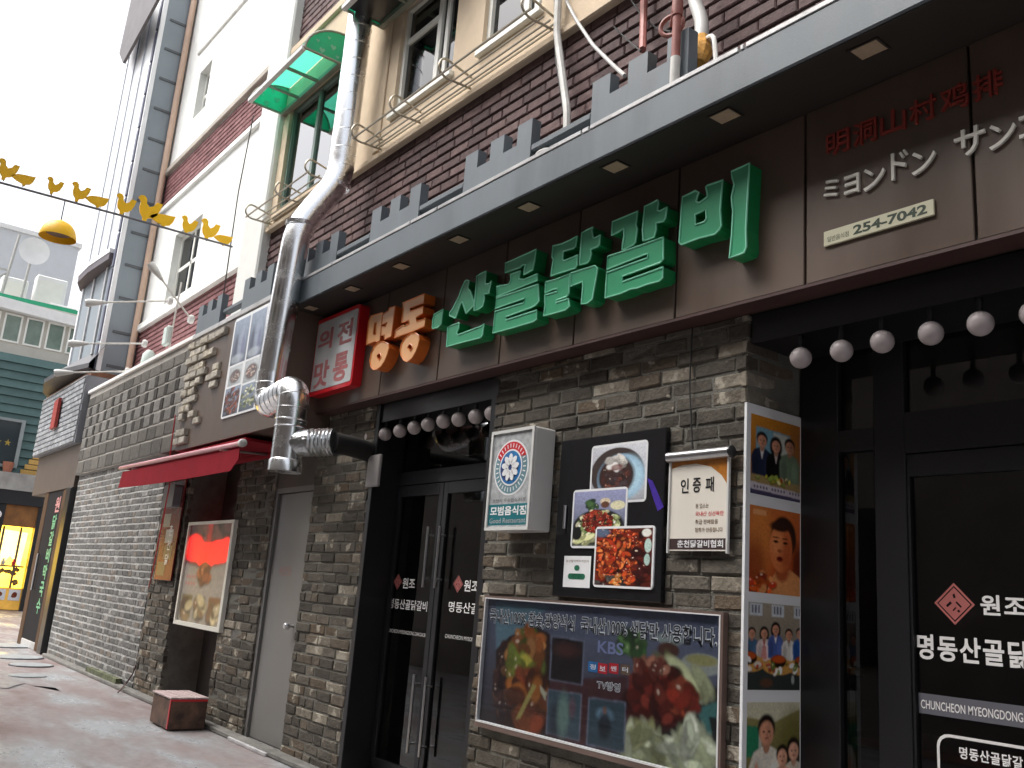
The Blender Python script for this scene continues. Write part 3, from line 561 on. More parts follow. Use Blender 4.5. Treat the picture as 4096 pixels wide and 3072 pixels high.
letter('green three-dimensional Korean letter 닭, third after the dot', C4, [
    ([(270, 450), (430, 410), (560, 350), (690, 280), (660, 460), (620, 490), (450, 545), (440, 690), (470, 705), (700, 610), (690, 780), (660, 830), (500, 880), (235, 965), (255, 850), (280, 690), (255, 640)],),
    ([(770, 225), (860, 170), (960, 125), (945, 200), (965, 300), (1000, 310), (1090, 260), (1075, 430), (1040, 460), (925, 510), (935, 590), (905, 700), (860, 745), (735, 780), (750, 520)],),
    ([(145, 1075), (350, 1020), (560, 935), (545, 1270), (510, 1320), (330, 1385), (320, 1430), (540, 1360), (560, 1490), (490, 1550), (330, 1600), (110, 1655), (140, 1480), (130, 1300), (350, 1235), (345, 1185), (270, 1200), (135, 1260)],),
    ([(585, 920), (1000, 790), (1045, 840), (950, 1370), (870, 1435), (765, 1455), (790, 1130), (780, 1065), (580, 1145)],)], M_GF, M_GS, M_GR, gg, 'green_letter')
letter('green three-dimensional Korean letter 갈, fourth after the dot', C5, [
    ([(265, 505), (400, 450), (700, 325), (665, 560), (690, 640), (660, 860), (620, 905), (500, 970), (430, 990), (440, 900), (465, 740), (455, 625), (400, 660), (330, 700), (250, 745)],),
    ([(820, 240), (930, 190), (1040, 130), (1058, 200), (1040, 310), (1090, 320), (1205, 255), (1180, 440), (1145, 500), (1020, 525), (1020, 640), (985, 770), (890, 810), (795, 835), (785, 640)],),
    ([(180, 1110), (800, 900), (1140, 775), (1140, 1160), (1085, 1210), (440, 1445), (435, 1545), (1140, 1290), (1130, 1475), (1070, 1530), (863, 1585), (690, 1650), (583, 1665), (400, 1745), (138, 1820), (155, 1600), (165, 1385), (870, 1130), (880, 1055), (820, 1070), (165, 1330)],)], M_GF, M_GS, M_GR, gg, 'green_letter')
letter('green three-dimensional Korean letter 비, largest and last of the row', C6, [
    ([(565, 640), (790, 530), (845, 560), (800, 720), (860, 740), (985, 650), (1000, 620), (970, 470), (1000, 440), (1260, 350), (1240, 560), (1215, 880), (1235, 1140), (1200, 1200), (1130, 1280), (850, 1350), (545, 1465), (510, 1430), (525, 1240), (550, 850)], [(780, 945), (970, 860), (985, 1010), (940, 1070), (790, 1120)]),
    ([(1410, 200), (1720, 60), (1700, 450), (1660, 1200), (1670, 1500), (1630, 1600), (1530, 1640), (1376, 1693), (1410, 1400), (1440, 900), (1415, 650), (1460, 430), (1430, 330)],)], M_GF, M_GS, M_GR, gg, 'green_letter')
# red framed panel with brush letters
M_REDB = mat('red_plastic_box', (0.60, 0.012, 0.02), 0.3, var=0.1); M_PANEL = mat('pale_grey_acrylic', (0.56, 0.58, 0.58), 0.2, var=0.08, vs=6); M_BRUSH = mat('faded_red_brush_letter', (0.46, 0.15, 0.15), 0.5, var=0.2, vs=20)
q = [PY(C7(*p), -0.213) for p in ((345, 380), (1085, 195), (840, 1640), (125, 1700))]
sx = [q[0].x, q[1].x]; x0, x1 = (q[0].x+q[3].x)/2, (q[1].x+q[2].x)/2; z1_, z0_ = (q[0].z+q[1].z)/2, (q[2].z+q[3].z)/2
t = thing('framed_seal_sign', 'white panel with red brush letters in a deep red frame left of the orange letters', 'sign', ((x0+x1)/2, FY, z0_))
mb = MB(); mb.prism(WALL, rrect(x0, x1, z0_, z1_, 0.035), -FY+0.001, 0.213, M_REDB); mb.build('box', None, t)
mb = MB(); mb.prism(WALL, rrect(x0+.035, x1-.025, z0_+.035, z1_-.035, 0.015), 0.2131, 0.216, M_PANEL); mb.build('panel', None, t)
W_, H_ = x1-x0, z1_-z0_
for ch, u, v, su, sv in (('의', .27, .70, .34, .27), ('전', .72, .70, .34, .30), ('맛', .27, .25, .36, .34), ('통', .71, .27, .33, .36)):
    mb = MB(); mb.text(WALL, ch, x0+W_*(u-su/2), x0+W_*(u+su/2), z0_+H_*(v-sv/2), z0_+H_*(v+sv/2), 0.2161, M_BRUSH, thick=0.002, bold=0.03); mb.build('brush_letter', None, t)
# red Chinese letters, white kana, phone plate
M_RLET = mat('dull_red_letter', (0.26, 0.035, 0.025), 0.45, var=0.15)
k1 = PY(B5(515, 1180), FY); k2 = PY(B5(515, 1370), FY); k3 = PY(B5(2050, 640), FY)
t = thing('red_letter_sign', 'row of dull red three-dimensional Chinese letters on the brown fascia', 'sign letters', ((k1.x+k3.x)/2, FY, k2.z)); n = 6; st = (k3.x-k1.x)/(n-0.08)
for i, ch in enumerate('明洞山村鸡排'):
    mb = MB(); mb.text(WALL, ch, k1.x+i*st, k1.x+i*st+st*0.86, k2.z, k1.z, -FY+0.001, M_RLET, thick=0.012, bold=0.006); mb.build('letter', None, t)
t = thing('white_kana_sign', 'row of white three-dimensional Japanese kana letters below the red Chinese letters', 'sign letters', (-1.7, FY, 3.07))
def kana(ch, l, tp, r_, bt):
    a = PY(B5(*l), FY).x; b2 = PY(B5(*r_), FY).x; z_t = PY(B5(*tp), FY).z; z_b = PY(B5(*bt), FY).z
    mb = MB(); mb.text(WALL, ch, a, b2, z_b, z_t, -FY+0.001, M_OFFW, thick=0.012, bold=0.010); mb.build('letter', None, t)
kana('ミ', (492, 1620), (550, 1560), (618, 1620), (550, 1715)); kana('ョ', (670, 1590), (735, 1515), (800, 1590), (735, 1680)); kana('ン', (835, 1540), (930, 1445), (1022, 1540), (930, 1635)); kana('ド', (1075, 1430), (1150, 1310), (1220, 1430), (1100, 1560)); kana('ン', (1252, 1400), (1360, 1298), (1462, 1400), (1360, 1495)); kana('サ', (1620, 1240), (1750, 1110), (1890, 1240), (1750, 1350)); kana('ン', (1918, 1160), (2040, 1058), (2155, 1160), (2040, 1275)); kana('コ', (2178, 1080), (2290, 985), (2400, 1060), (2290, 1190)); kana('ル', (2440, 1000), (2560, 900), (2680, 1000), (2560, 1110))
M_CREAMP = mat('cream_plate', (0.55, 0.53, 0.38), 0.5, var=0.06); M_DKG = mat('dark_green_print', (0.02, 0.04, 0.02), 0.5, var=0)
t = thing('phone_plate', 'cream plate with the phone number 254-7042 on the brown fascia', 'plate', (-1.87, FY, 2.859)); mb = MB(); mb.box(-2.108, -1.629, FY-0.012, FY-0.001, 2.859, 2.926, M_CREAMP, 0.002); mb.build('plate', None, t)
mb = MB(); mb.text(WALL, '일반음식점', -2.09, -1.99, 2.874, 2.898, -FY+0.0125, M_DKG); mb.text(WALL, '254-7042', -1.97, -1.655, 2.872, 2.914, -FY+0.0125, M_DKG, bold=0.035); mb.build('lettering', None, t)
# globe lamps under the fascia
M_GLOBE = mat('opal_globe', (0.46, 0.41, 0.41), 0.35, var=0.04)
def globe(x, y, z, r_, label, g):
    t = thing('globe_lamp', label, 'globe lamp', (x, y, z), g)
    mb = MB(); mb.lathe((x, y, z), [(r_*math.sin(a), -r_*math.cos(a)) for a in [math.pi*(i+.02)/12.04 for i in range(13)]], M_GLOBE, 20); mb.build('globe', None, t, True)
    mb = MB(); mb.lathe((x, y, z), [(0.012, r_*0.98), (0.012, 2.575-z)], M_BLACK, 10); mb.build('stem', None, t)
gl = [PY(q, .05) for q in ((801, 945), (832, 938), (864, 931), (895, 924), (925, 917), (958, 910), (991, 906), (1028, 900), (1063, 893))]
ordn = ['first', 'second', 'third', 'fourth', 'fifth', 'sixth', 'seventh', 'eighth', 'ninth']
for i, p in enumerate(gl): globe(p.x, .05, p.z, .050, 'white globe lamp over the double glass doors, %s from the silver duct' % ordn[i], 'globe lamps over the double doors')
gr = [PY(q, .05) for q in ((1730, 773), (1818, 758), (1906, 738), (2011, 720), (2118, 699))]
for i, p in enumerate(gr+[Vector((gr[-1].x+.19, .05, gr[-1].z)), Vector((gr[-1].x+.38, .05, gr[-1].z))]): globe(p.x, .05, p.z, .048, 'white globe lamp before the right entrance, %s from the photo strip' % ordn[i], 'globe lamps over the right entrance')
# ------------------------------------------------------------------ signs on the brick pillar
FOOD_RED = food_mat('printed_red_chicken', [(0.12, (0.012, 0.004, 0.003)), (0.30, (0.07, 0.008, 0.004)), (0.43, (0.11, 0.012, 0.005)), (0.53, (0.20, 0.032, 0.009)), (0.63, (0.42, 0.13, 0.04)), (0.74, (0.72, 0.50, 0.30))], 34, warp=2.4, blobs=.35)
FOOD_DARK = food_mat('printed_glazed_chicken', [(0.15, (0.02, 0.006, 0.005)), (0.4, (0.075, 0.012, 0.009)), (0.52, (0.13, 0.022, 0.014)), (0.63, (0.24, 0.07, 0.05)), (0.76, (0.55, 0.38, 0.32))], 16, warp=2.2, blobs=.3)
FOOD_SALAD = food_mat('printed_salad', [(0.2, (0.02, 0.03, 0.02)), (0.38, (0.08, 0.16, 0.05)), (0.5, (0.42, 0.44, 0.25)), (0.62, (0.70, 0.68, 0.50)), (0.75, (0.78, 0.78, 0.7))], 30, warp=2.5, blobs=.35)
FOOD_CAB = food_mat('printed_cabbage_strips', [(0.2, (0.10, 0.14, 0.06)), (0.4, (0.48, 0.52, 0.30)), (0.55, (0.66, 0.70, 0.52)), (0.75, (0.82, 0.84, 0.72))], 20, warp=3.0, blobs=.3)
FOOD_NOOD = food_mat('printed_dark_noodles', [(0.2, (0.03, 0.02, 0.02)), (0.45, (0.09, 0.05, 0.04)), (0.6, (0.16, 0.09, 0.07)), (0.8, (0.30, 0.22, 0.18))], 30)
FOOD_MIX = food_mat('printed_grill', [(0.15, (0.02, 0.015, 0.015)), (0.35, (0.10, 0.04, 0.018)), (0.48, (0.22, 0.10, 0.03)), (0.6, (0.34, 0.22, 0.07)), (0.7, (0.25, 0.28, 0.12)), (0.8, (0.5, 0.5, 0.35))], 22, warp=3.0, blobs=.3)
PR_BLUE = mat('print_pale_blue', (0.180, 0.228, 0.276), 0.25, var=0.35, vs=24); PR_GREY = mat('print_grey_violet', (0.15, 0.14, 0.175), 0.25, var=0.25, vs=4); PR_DARK = mat('print_dark_maroon', (0.05, 0.03, 0.032), 0.25, var=0.3, vs=6); PR_TEAL = mat('print_teal', (0.014, 0.154, 0.182), 0.3, var=0.08); PR_ORANGE = mat('print_orange', (0.434, 0.161, 0.025), 0.3, var=0.35, vs=24); PR_CREAM = mat('print_cream', (0.72, 0.68, 0.60), 0.35, var=0.04); PR_RED = mat('print_red', (0.55, 0.02, 0.03), 0.3, var=0.1); PR_NAVY = mat('print_navy', (0.03, 0.05, 0.16), 0.35, var=0.35, vs=24); PR_GREEN = mat('print_green', (0.018, 0.132, 0.072), 0.35, var=0.35, vs=24); PR_BRN = mat('print_brown', (0.16, 0.10, 0.06), 0.3, var=0.35, vs=24); PR_YEL = mat('print_yellow', (0.372, 0.252, 0.030), 0.35, var=0.35, vs=24); PR_LGREY = mat('print_light_grey', (0.375, 0.390, 0.398), 0.3, var=0.35, vs=24); PR_WALL = mat('print_room_wall', (0.266, 0.238, 0.196), 0.35, var=0.35, vs=24); PR_TEALD = mat('print_dim_teal', (0.05, 0.10, 0.11), 0.25, var=0.4, vs=9); PR_BLUE2 = mat('print_blue', (0.02, 0.16, 0.40), 0.3, var=0.35, vs=24)
import numpy as np
M_PHOTO = bpy.data.materials.new('printed_photo'); M_PHOTO.use_nodes = True
_N = M_PHOTO.node_tree.nodes; _b = _N['Principled BSDF']; _a = _N.new('ShaderNodeAttribute'); _a.attribute_name = 'ink'; M_PHOTO.node_tree.links.new(_a.outputs['Color'], _b.inputs['Base Color']); _b.inputs['Roughness'].default_value = 0.3; _b.inputs['Specular IOR Level'].default_value = 0.35
M_REFLPOST = M_PHOTO.copy(); M_REFLPOST.name = 'red_reflection_poster'      # a red neon reflection, put in as glow of the red inks
_N = M_REFLPOST.node_tree.nodes; _L = M_REFLPOST.node_tree.links; _b = _N['Principled BSDF']; _at = [n for n in _N if n.type == 'ATTRIBUTE'][0]; _s = _N.new('ShaderNodeSeparateColor'); _m = _N.new('ShaderNodeMath'); _m.operation = 'MULTIPLY_ADD'; _m.inputs[1].default_value = -6.0; _m.use_clamp = True
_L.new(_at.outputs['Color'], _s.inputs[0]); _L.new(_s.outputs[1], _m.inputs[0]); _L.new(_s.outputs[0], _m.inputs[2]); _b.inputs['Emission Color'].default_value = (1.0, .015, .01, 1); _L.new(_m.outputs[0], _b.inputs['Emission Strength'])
class Print:                         # a printed photo: inks worked out on a fine grid and stored on the mesh as a colour attribute
    def __init__(s, w, h, bg, seed=1):
        s.w, s.h = w, h; s.rng = np.random.default_rng(seed); s.a = np.zeros((h, w, 3)); s.a[:] = s.lin(bg)
        s.U, s.V = np.meshgrid((np.arange(w)+.5)/w, (np.arange(h)+.5)/h)
    def lin(s, c): c = np.array(c, float)/255; return np.where(c < .04045, c/12.92, ((c+.055)/1.055)**2.4)
    def mix(s, m, c, al=1.0): m = (m*al)[..., None]; s.a = s.a*(1-m)+s.lin(c)*m
    def ell(s, cx, cy, rx, ry, c, soft=.15, al=1.0, ang=0.0):
        x, y = (s.U-cx), (s.V-cy)*s.h/s.w; ry = ry*s.h/s.w; ca, sa = math.cos(ang), math.sin(ang); x, y = x*ca+y*sa, -x*sa+y*ca
        r_ = np.sqrt((x/rx)**2+(y/ry)**2); s.mix(np.clip((1-r_)/soft+.5, 0, 1), c, al)
    def poly(s, pts, c, al=1.0, k=1):
        m = np.zeros((s.h, s.w)); n = len(pts)
        for i in range(n):
            (x1, y1), (x2, y2) = pts[i], pts[(i+1) % n]
            if y1 == y2: continue
            m = np.where(((y1 > s.V) != (y2 > s.V)) & (s.U < (x2-x1)*(s.V-y1)/(y2-y1)+x1), 1-m, m)
        s.mix(s.soft(m, k), c, al)
    def soft(s, m, k):
        for _ in range(k):
            p = np.pad(m, ((1, 1), (1, 1))+((0, 0),)*(m.ndim-2), 'edge'); m = (p[:-2, 1:-1]+p[2:, 1:-1]+p[1:-1, :-2]+p[1:-1, 2:]+2*p[1:-1, 1:-1])/6
        return m
    def grad(s, c0, c1, ang=90):
        t = s.U*math.cos(R(ang))+s.V*math.sin(R(ang)); t = np.clip((t-t.min())/(t.max()-t.min()), 0, 1)[..., None]; s.a = s.lin(c0)*(1-t)+s.lin(c1)*t
    def lumps(s, cx, cy, rx, ry, pal, n, size, hi=.5, asp=1.6, ang=None):    # heaped pieces of food inside an ellipse
        for _ in range(n):
            t, q = s.rng.uniform(0, 2*math.pi), math.sqrt(s.rng.uniform(0, 1)); x, y = cx+rx*q*math.cos(t), cy+ry*q*math.sin(t); c = np.array(pal[s.rng.integers(len(pal))])*s.rng.uniform(.7, 1.25); z = size*s.rng.uniform(.6, 1.3); an = s.rng.uniform(0, 3.1) if ang is None else ang+s.rng.normal(0, .3)
            s.ell(x, y-z*.35, z*asp, z*s.w/s.h*1.05, c*.35, .5, .7, an); s.ell(x, y, z*asp, z*s.w/s.h, np.clip(c, 0, 255), .5, .95, an)
            if s.rng.random() < hi: s.ell(x-z*.2, y+z*.35, z*.4, z*.25*s.w/s.h, (235, 215, 195), .8, .65, an)
    def noise(s, amt, k=2): n = s.soft(s.rng.normal(0, 1, (s.h, s.w)), k); s.a *= np.clip(1+amt*n/max(n.std(), 1e-6), .2, 2.2)[..., None]
    def figure(s, u, v, h, shirt, skin=(196, 140, 112), hair=(24, 18, 16), trim=None, long=False, turn=0.0):
        asp = s.h/s.w; w = h*.30*asp
        if long: s.ell(u, v+h*.78, w*.62, h*.24, hair, .3)
        s.poly([(u-w*.95, v), (u+w*.95, v), (u+w*1.02, v+h*.45), (u+w*.75, v+h*.60), (u+w*.25, v+h*.66), (u-w*.25, v+h*.66), (u-w*.75, v+h*.60), (u-w*1.02, v+h*.45)], shirt, 1, 2)
        s.ell(u-w*.55, v+h*.25, w*.28, h*.24, tuple(x*.72 for x in shirt), .7, .6); s.ell(u+w*.5, v+h*.3, w*.3, h*.22, tuple(min(255, x*1.2+8) for x in shirt), .7, .5)
        if trim: s.poly([(u-w*.22, v+h*.66), (u+w*.22, v+h*.66), (u, v+h*.40)], trim, .9, 1)
        s.ell(u, v+h*.66, w*.2, h*.08, tuple(x*.8 for x in skin), .4); s.ell(u, v+h*.86, w*.52, h*.145, hair, .25); s.ell(u+w*.04*turn, v+h*.80, w*.42, h*.13, skin, .3); s.ell(u+w*.16, v+h*.79, w*.2, h*.11, tuple(x*.78 for x in skin), .8, .6)
        for q in (-.16, .16): s.ell(u+w*q+w*.05*turn, v+h*.815, w*.07, h*.013, (40, 25, 22), .6, .9)
        s.ell(u+w*.04*turn, v+h*.745, w*.12, h*.012, (140, 60, 55), .6, .8)
    def build(s, F, u0, u1, v0, v1, d, name, parent, gain=1.6, m=None):
        h, w = s.h, s.w; us = np.linspace(u0, u1, w+1); vs_ = np.linspace(v0, v1, h+1); verts = [tuple(F.pt(u, v, d)) for v in vs_ for u in us]
        flip = F.ux.cross(F.uz).dot(F.n) < 0; faces = [(j*(w+1)+i, j*(w+1)+i+1, (j+1)*(w+1)+i+1, (j+1)*(w+1)+i) for j in range(h) for i in range(w)]
        me = bpy.data.meshes.new(name); me.from_pydata(verts, [], faces); at = me.color_attributes.new('ink', 'FLOAT_COLOR', 'CORNER')
        c = np.ones((h*w, 4, 4), 'f'); c[..., :3] = np.clip(s.a*gain, 0, .82).reshape(h*w, 1, 3); at.data.foreach_set('color', c.ravel()); me.materials.append(m or M_PHOTO); me.update()
        o = bpy.data.objects.new(name, me); COL.objects.link(o); o.parent = parent; o.matrix_parent_inverse = parent_inv(parent); return o
def rough(pts, n=4, j=.018, seed=1):     # ragged outline for printed shapes
    rr = random.Random(seed); xs = [p[0] for p in pts]; ys = [p[1] for p in pts]; s_ = max(max(xs)-min(xs), max(ys)-min(ys)); out = []
    for i in range(len(pts)):
        a, b = pts[i], pts[(i+1) % len(pts)]
        for k in range(n): t_ = k/n; out.append((a[0]+(b[0]-a[0])*t_+rr.uniform(-j, j)*s_, a[1]+(b[1]-a[1])*t_+rr.uniform(-j, j)*s_))
    return out
# lit-box sign with flower emblem
SY = -0.17; a = PY((1064, 934), SY); b = PY((1156, 919), SY); c = PY((1141, 1144), SY)
x0, x1, z0, z1 = a.x, (b.x+c.x)/2, c.z, (a.z+b.z)/2; W_, H_ = x1-x0, z1-z0
t = thing('light_box_sign', 'white lit-box sign with round flower emblem projecting from the brick pillar', 'sign', ((x0+x1)/2, 0, z0))
mb = MB(); mb.box(x0, x1, SY+0.008, -0.012, z0, z1, M_WPLASTIC, 0.008); mb.build('case', None, t)
mb = MB(); mb.prism(WALL, [(x0, z0), (x1, z0), (x1, z1), (x0, z1)], -SY-0.0075, -SY+0.004, M_WPLASTIC, holes=[[(x0+.018, z0+.018), (x1-.018, z0+.018), (x1-.018, z1-.018), (x0+.018, z1-.018)]]); mb.build('front_rim', None, t)
mb = MB(); d = -SY-0.007; mb.rect(WALL, x0+.018, x1-.018, z0+.018, z1-.018, d+.001, PR_LGREY); cx, cz, r_ = x0+W_*.50, z0+H_*.615, W_*.40
mb.flat(WALL, ell(cx, cz, r_, r_*1.0, 36), d+.002, M_PRINTW); mb.flat(WALL, ell(cx, cz, r_*.93, r_*.93, 36), d+.003, mat('print_teal_grey', (0.14, 0.26, 0.30), 0.35, var=.1))
mb.flat(WALL, [(cx+r_*.93*math.cos(R(q)), cz+r_*.93*math.sin(R(q))) for q in range(25, 160, 9)]+[(cx+r_*.66*math.cos(R(q)), cz+r_*.66*math.sin(R(q))) for q in range(160, 25, -9)], d+.004, PR_RED)
for k in range(30):
    q = R(k*12); mb.flat(WALL, [(cx+r_*rr*math.cos(q+dq), cz+r_*rr*math.sin(q+dq)) for rr, dq in ((.72, -.03), (.72, .03), (.87, .025), (.87, -.025))], d+.005, M_PRINTW)
mb.flat(WALL, ell(cx, cz, r_*.66, r_*.66, 32), d+.0052, M_PRINTW); mb.flat(WALL, ell(cx, cz, r_*.60, r_*.60, 32), d+.006, PR_BLUE2); mb.flat(WALL, ell(cx-.01, cz-.008, r_*.50, r_*.44, 24), d+.0065, PR_NAVY); mb.build('emblem_print', None, t)
for k in range(9):
    q = R(90+k*40); mb = MB(); pu, pv = cx+math.cos(q)*r_*.30, cz+math.sin(q)*r_*.30; mb.prism(WALL, [(pu+math.cos(q)*r_*.20*math.cos(v)-math.sin(q)*r_*.11*math.sin(v), pv+math.sin(q)*r_*.20*math.cos(v)+math.cos(q)*r_*.11*math.sin(v)) for v in [2*math.pi*i/14 for i in range(14)]], d+.0068, d+.010, M_PRINTW); mb.build('petal', None, t)
mb = MB(); mb.rect(WALL, x0+.018, x1-.018, z0+.03, z0+H_*.255, d+.002, PR_TEAL); mb.text(WALL, '모범음식점', x0+.035, x1-.035, z0+H_*.145, z0+H_*.235, d+.003, M_PRINTW, bold=.03); mb.text(WALL, 'Good Restaurant', x0+.035, x1-.035, z0+H_*.07, z0+H_*.12, d+.003, PR_LGREY, bold=.01); mb.text(WALL, '춘천시 우수업소 지정', x0+.05, x1-.05, z0+H_*.275, z0+H_*.31, d+.003, M_PRINTK); mb.build('band_print', None, t)
# black board with three dish photos
x0, x1, z0, z1 = -3.866, -3.072, 1.356, 2.206; t = thing('menu_board', 'tall black board with three overlapping dish photos on the brick pillar', 'sign board', (-3.47, 0, z0))
mb = MB(); mb.box(x0, x1, -0.03, 0.004, z0, z1, mat('black_board', (0.012, 0.012, 0.014), 0.22, var=.1), 0.004); mb.build('board', None, t)
BD = 0.0302
def dish(c1, c2, pr, lift):
    u0, u1, v0, v1 = rc(B3(*c1), B3(*c2), -BD); mb = MB(); mb.prism(WALL, rrect(u0, u1, v0, v1, .022), BD, BD+lift, M_PRINTW); o = mb.build('dish_photo', None, t)
    pr.build(WALL, u0+.012, u1-.012, v0+.012, v1-.012, BD+lift+.0006, 'print', o, 1.3)
blob = lambda cx, cy, rx, ry, n=18, j=.12, s_=1: [(cx+rx*math.cos(2*math.pi*i/n)*(1+random.Random(i*7+s_).uniform(-j, j)), cy+ry*math.sin(2*math.pi*i/n)*(1+random.Random(i*11+s_).uniform(-j, j))) for i in range(n)]
p = Print(130, 136, (150, 158, 172), 4); p.grad((120, 122, 128), (196, 198, 204), 70); p.ell(.48, .50, .50, .46, (60, 52, 50), .05); p.ell(.55, .42, .44, .42, (120, 150, 172), .08); p.ell(.70, .42, .28, .34, (166, 196, 212), .6, .8); p.ell(.47, .44, .34, .36, (52, 40, 38), .2); p.lumps(.46, .42, .26, .28, [(72, 44, 40), (52, 38, 36), (96, 56, 46), (60, 50, 52)], 100, .032, .15); p.lumps(.5, .70, .17, .12, [(196, 192, 186), (170, 168, 162), (214, 210, 204)], 26, .05, .3); p.ell(.48, .60, .12, .06, (96, 44, 40), .5, .8); p.noise(.06); dish((695, 540), (1160, 1015), p, .003)
p = Print(130, 136, (116, 118, 148), 5); p.grad((70, 76, 70), (136, 140, 172), 90); p.ell(.86, .72, .14, .08, (196, 192, 160), .2); p.ell(.62, .80, .10, .06, (190, 176, 150), .2); p.ell(.62, .74, .08, .06, (92, 62, 48), .3); p.lumps(.36, .74, .11, .09, [(60, 84, 52), (40, 62, 40)], 16, .035, .1); p.ell(.5, .34, .50, .32, (32, 30, 30), .1); p.lumps(.5, .40, .42, .26, [(196, 196, 156), (150, 160, 110), (214, 212, 184), (96, 116, 70)], 110, .026, .3); p.lumps(.30, .14, .2, .10, [(206, 204, 160), (176, 180, 130)], 24, .04, .3, 2.4, .6); p.lumps(.48, .44, .30, .20, [(132, 40, 30), (104, 28, 22), (156, 62, 40), (84, 24, 20)], 170, .022, .35); p.ell(.09, .22, .1, .12, (28, 30, 30), .3); p.noise(.08); dish((540, 920), (985, 1420), p, .006)
p = Print(136, 150, (74, 30, 22), 6); p.lumps(.5, .5, .62, .62, [(60, 24, 20), (40, 20, 18), (88, 30, 20)], 80, .07, .1); p.lumps(.42, .5, .46, .5, [(150, 48, 26), (184, 72, 34), (116, 34, 22), (206, 110, 58), (92, 28, 20)], 260, .028, .4, 2.0); p.lumps(.80, .42, .13, .26, [(58, 24, 24), (80, 30, 26)], 30, .05, .3); p.ell(.93, .70, .06, .12, (168, 190, 182), .2); p.ell(.92, .46, .05, .10, (150, 174, 166), .2); p.ell(.90, .92, .08, .07, (206, 206, 196), .3); p.ell(.1, .93, .14, .08, (90, 110, 136), .5, .7); p.lumps(.3, .06, .32, .08, [(36, 34, 36), (70, 66, 64)], 22, .04, .5); p.lumps(.45, .10, .2, .10, [(220, 140, 70), (190, 90, 40)], 14, .03, .6); p.noise(.08); dish((735, 1235), (1225, 1780), p, .009)
u0, u1, v0, v1 = rc(B3(456, 1485), B3(672, 1765), -BD); mb = MB(); mb.rect(WALL, u0, u1, v0, v1, BD+.002, M_PRINTW); w_ = u1-u0; hh = v1-v0
mb.text(WALL, '농산물이력추적관리', u0+w_*.08, u1-w_*.08, v0+hh*.80, v0+hh*.88, BD+.003, PR_BRN); mb.flat(WALL, ell((u0+u1)/2, v0+hh*.62, w_*.1, hh*.09), BD+.003, PR_GREEN); mb.flat(WALL, rrect(u0+w_*.18, u1-w_*.18, v0+hh*.26, v0+hh*.44, .015), BD+.003, PR_GREEN); mb.build('certificate', None, t)
mb = MB(); p = PY(B3(475, 1050), -BD); q = PY(B3(465, 1250), -BD); mb.tube([(p.x, -BD-.012, p.z), (p.x, -BD-.012, q.z)], .008, M_STEEL, 8); mb.build('handle', None, t, True)
p = PY(B3(1180, 860), -BD); mb = MB(); mb.flat(WALL, [(p.x-.01, p.z+.03), (p.x+.03, p.z+.01), (p.x+.11, p.z-.12), (p.x+.07, p.z-.14), (p.x+.03, p.z-.06)], BD+.002, mat('violet_sticker', (0.06, 0.03, 0.30), .3, var=.3, vs=30)); mb.build('sticker', None, t)
# roll-down certificate
CY = -0.03; x0, x1, z0, z1 = PY(B3(1380, 700), CY).x, PY(B3(1882, 700), CY).x, 1.60, 2.035; t = thing('certificate_banner', 'cream roll-down certificate with orange arc and aluminium roller on the brick pillar', 'banner', ((x0+x1)/2, 0, z0))
mb = MB(); mb.tube([(x0-.012, CY-.01, z1+.012), (x1+.012, CY-.01, z1+.012)], .026, M_STEEL, 16); mb.tube([(x1+.0125, CY-.01, z1+.012), (x1+.022, CY-.01, z1+.012)], .028, M_PRINTK, 14); mb.build('roller', None, t, True)
mb = MB(); mb.box(x0, x1, CY-.004, CY, z0, z1, PR_CREAM); cl = mb.build('cloth', None, t)
for xx in (x0, x1): mb = MB(); mb.box(xx-.007, xx+.005, CY-.012, CY+.004, z0-.012, z1-.01, M_WPLASTIC, .002); mb.build('edge_strip', None, t)
mb = MB(); d = -CY+.0046; W_, H_ = x1-x0, z1-z0; U = lambda u: x0+W_*u; V = lambda v: z0+H_*v
mb.flat(WALL, [(U(0.02), V(.90)), (U(.2), V(.93)), (U(.45), V(.935)), (U(.7), V(.89)), (U(.88), V(.79)), (U(.985), V(.68)), (U(.985), V(.985)), (U(.02), V(.985))], d, PR_ORANGE); mb.rect(WALL, U(.02), U(.985), V(.015), V(.13), d, mat('print_dark_brown', (.05, .03, .03), .4, var=.05))
mb.text(WALL, '인', U(.19), U(.33), V(.62), V(.78), d+.001, M_PRINTK, bold=.02); mb.text(WALL, '증', U(.40), U(.54), V(.62), V(.78), d+.001, M_PRINTK, bold=.02); mb.text(WALL, '패', U(.62), U(.76), V(.62), V(.78), d+.001, M_PRINTK, bold=.02)
for k, (s_, m_) in enumerate((('본 업소는', PR_BRN), ('국내산 신선육만', PR_RED), ('취급·판매함을', PR_BRN), ('협회가 인증합니다', PR_BRN))): mb.text(WALL, s_, U(.46), U([.68, .93, .84, .92][k]), V(.45-.085*k), V(.50-.085*k), d+.001, m_, bold=.01)
mb.text(WALL, '춘천닭갈비협회', U(.16), U(.93), V(.035), V(.115), d+.001, M_PRINTW, bold=.02); mb.build('print', None, cl)
p0 = PY(B3(1545, 0), -.01); p1 = PY(B3(1560, 560), -.02); mb = MB(); mb.tube([(p0.x, -.012, 2.70), (p0.x-.004, -.014, 2.4), (p1.x, -.02, p1.z)], .004, M_WIRE, 6); tag(mb.build('hanging_cable'), 'thin dark cable hanging down to the roll-down certificate', 'cable')
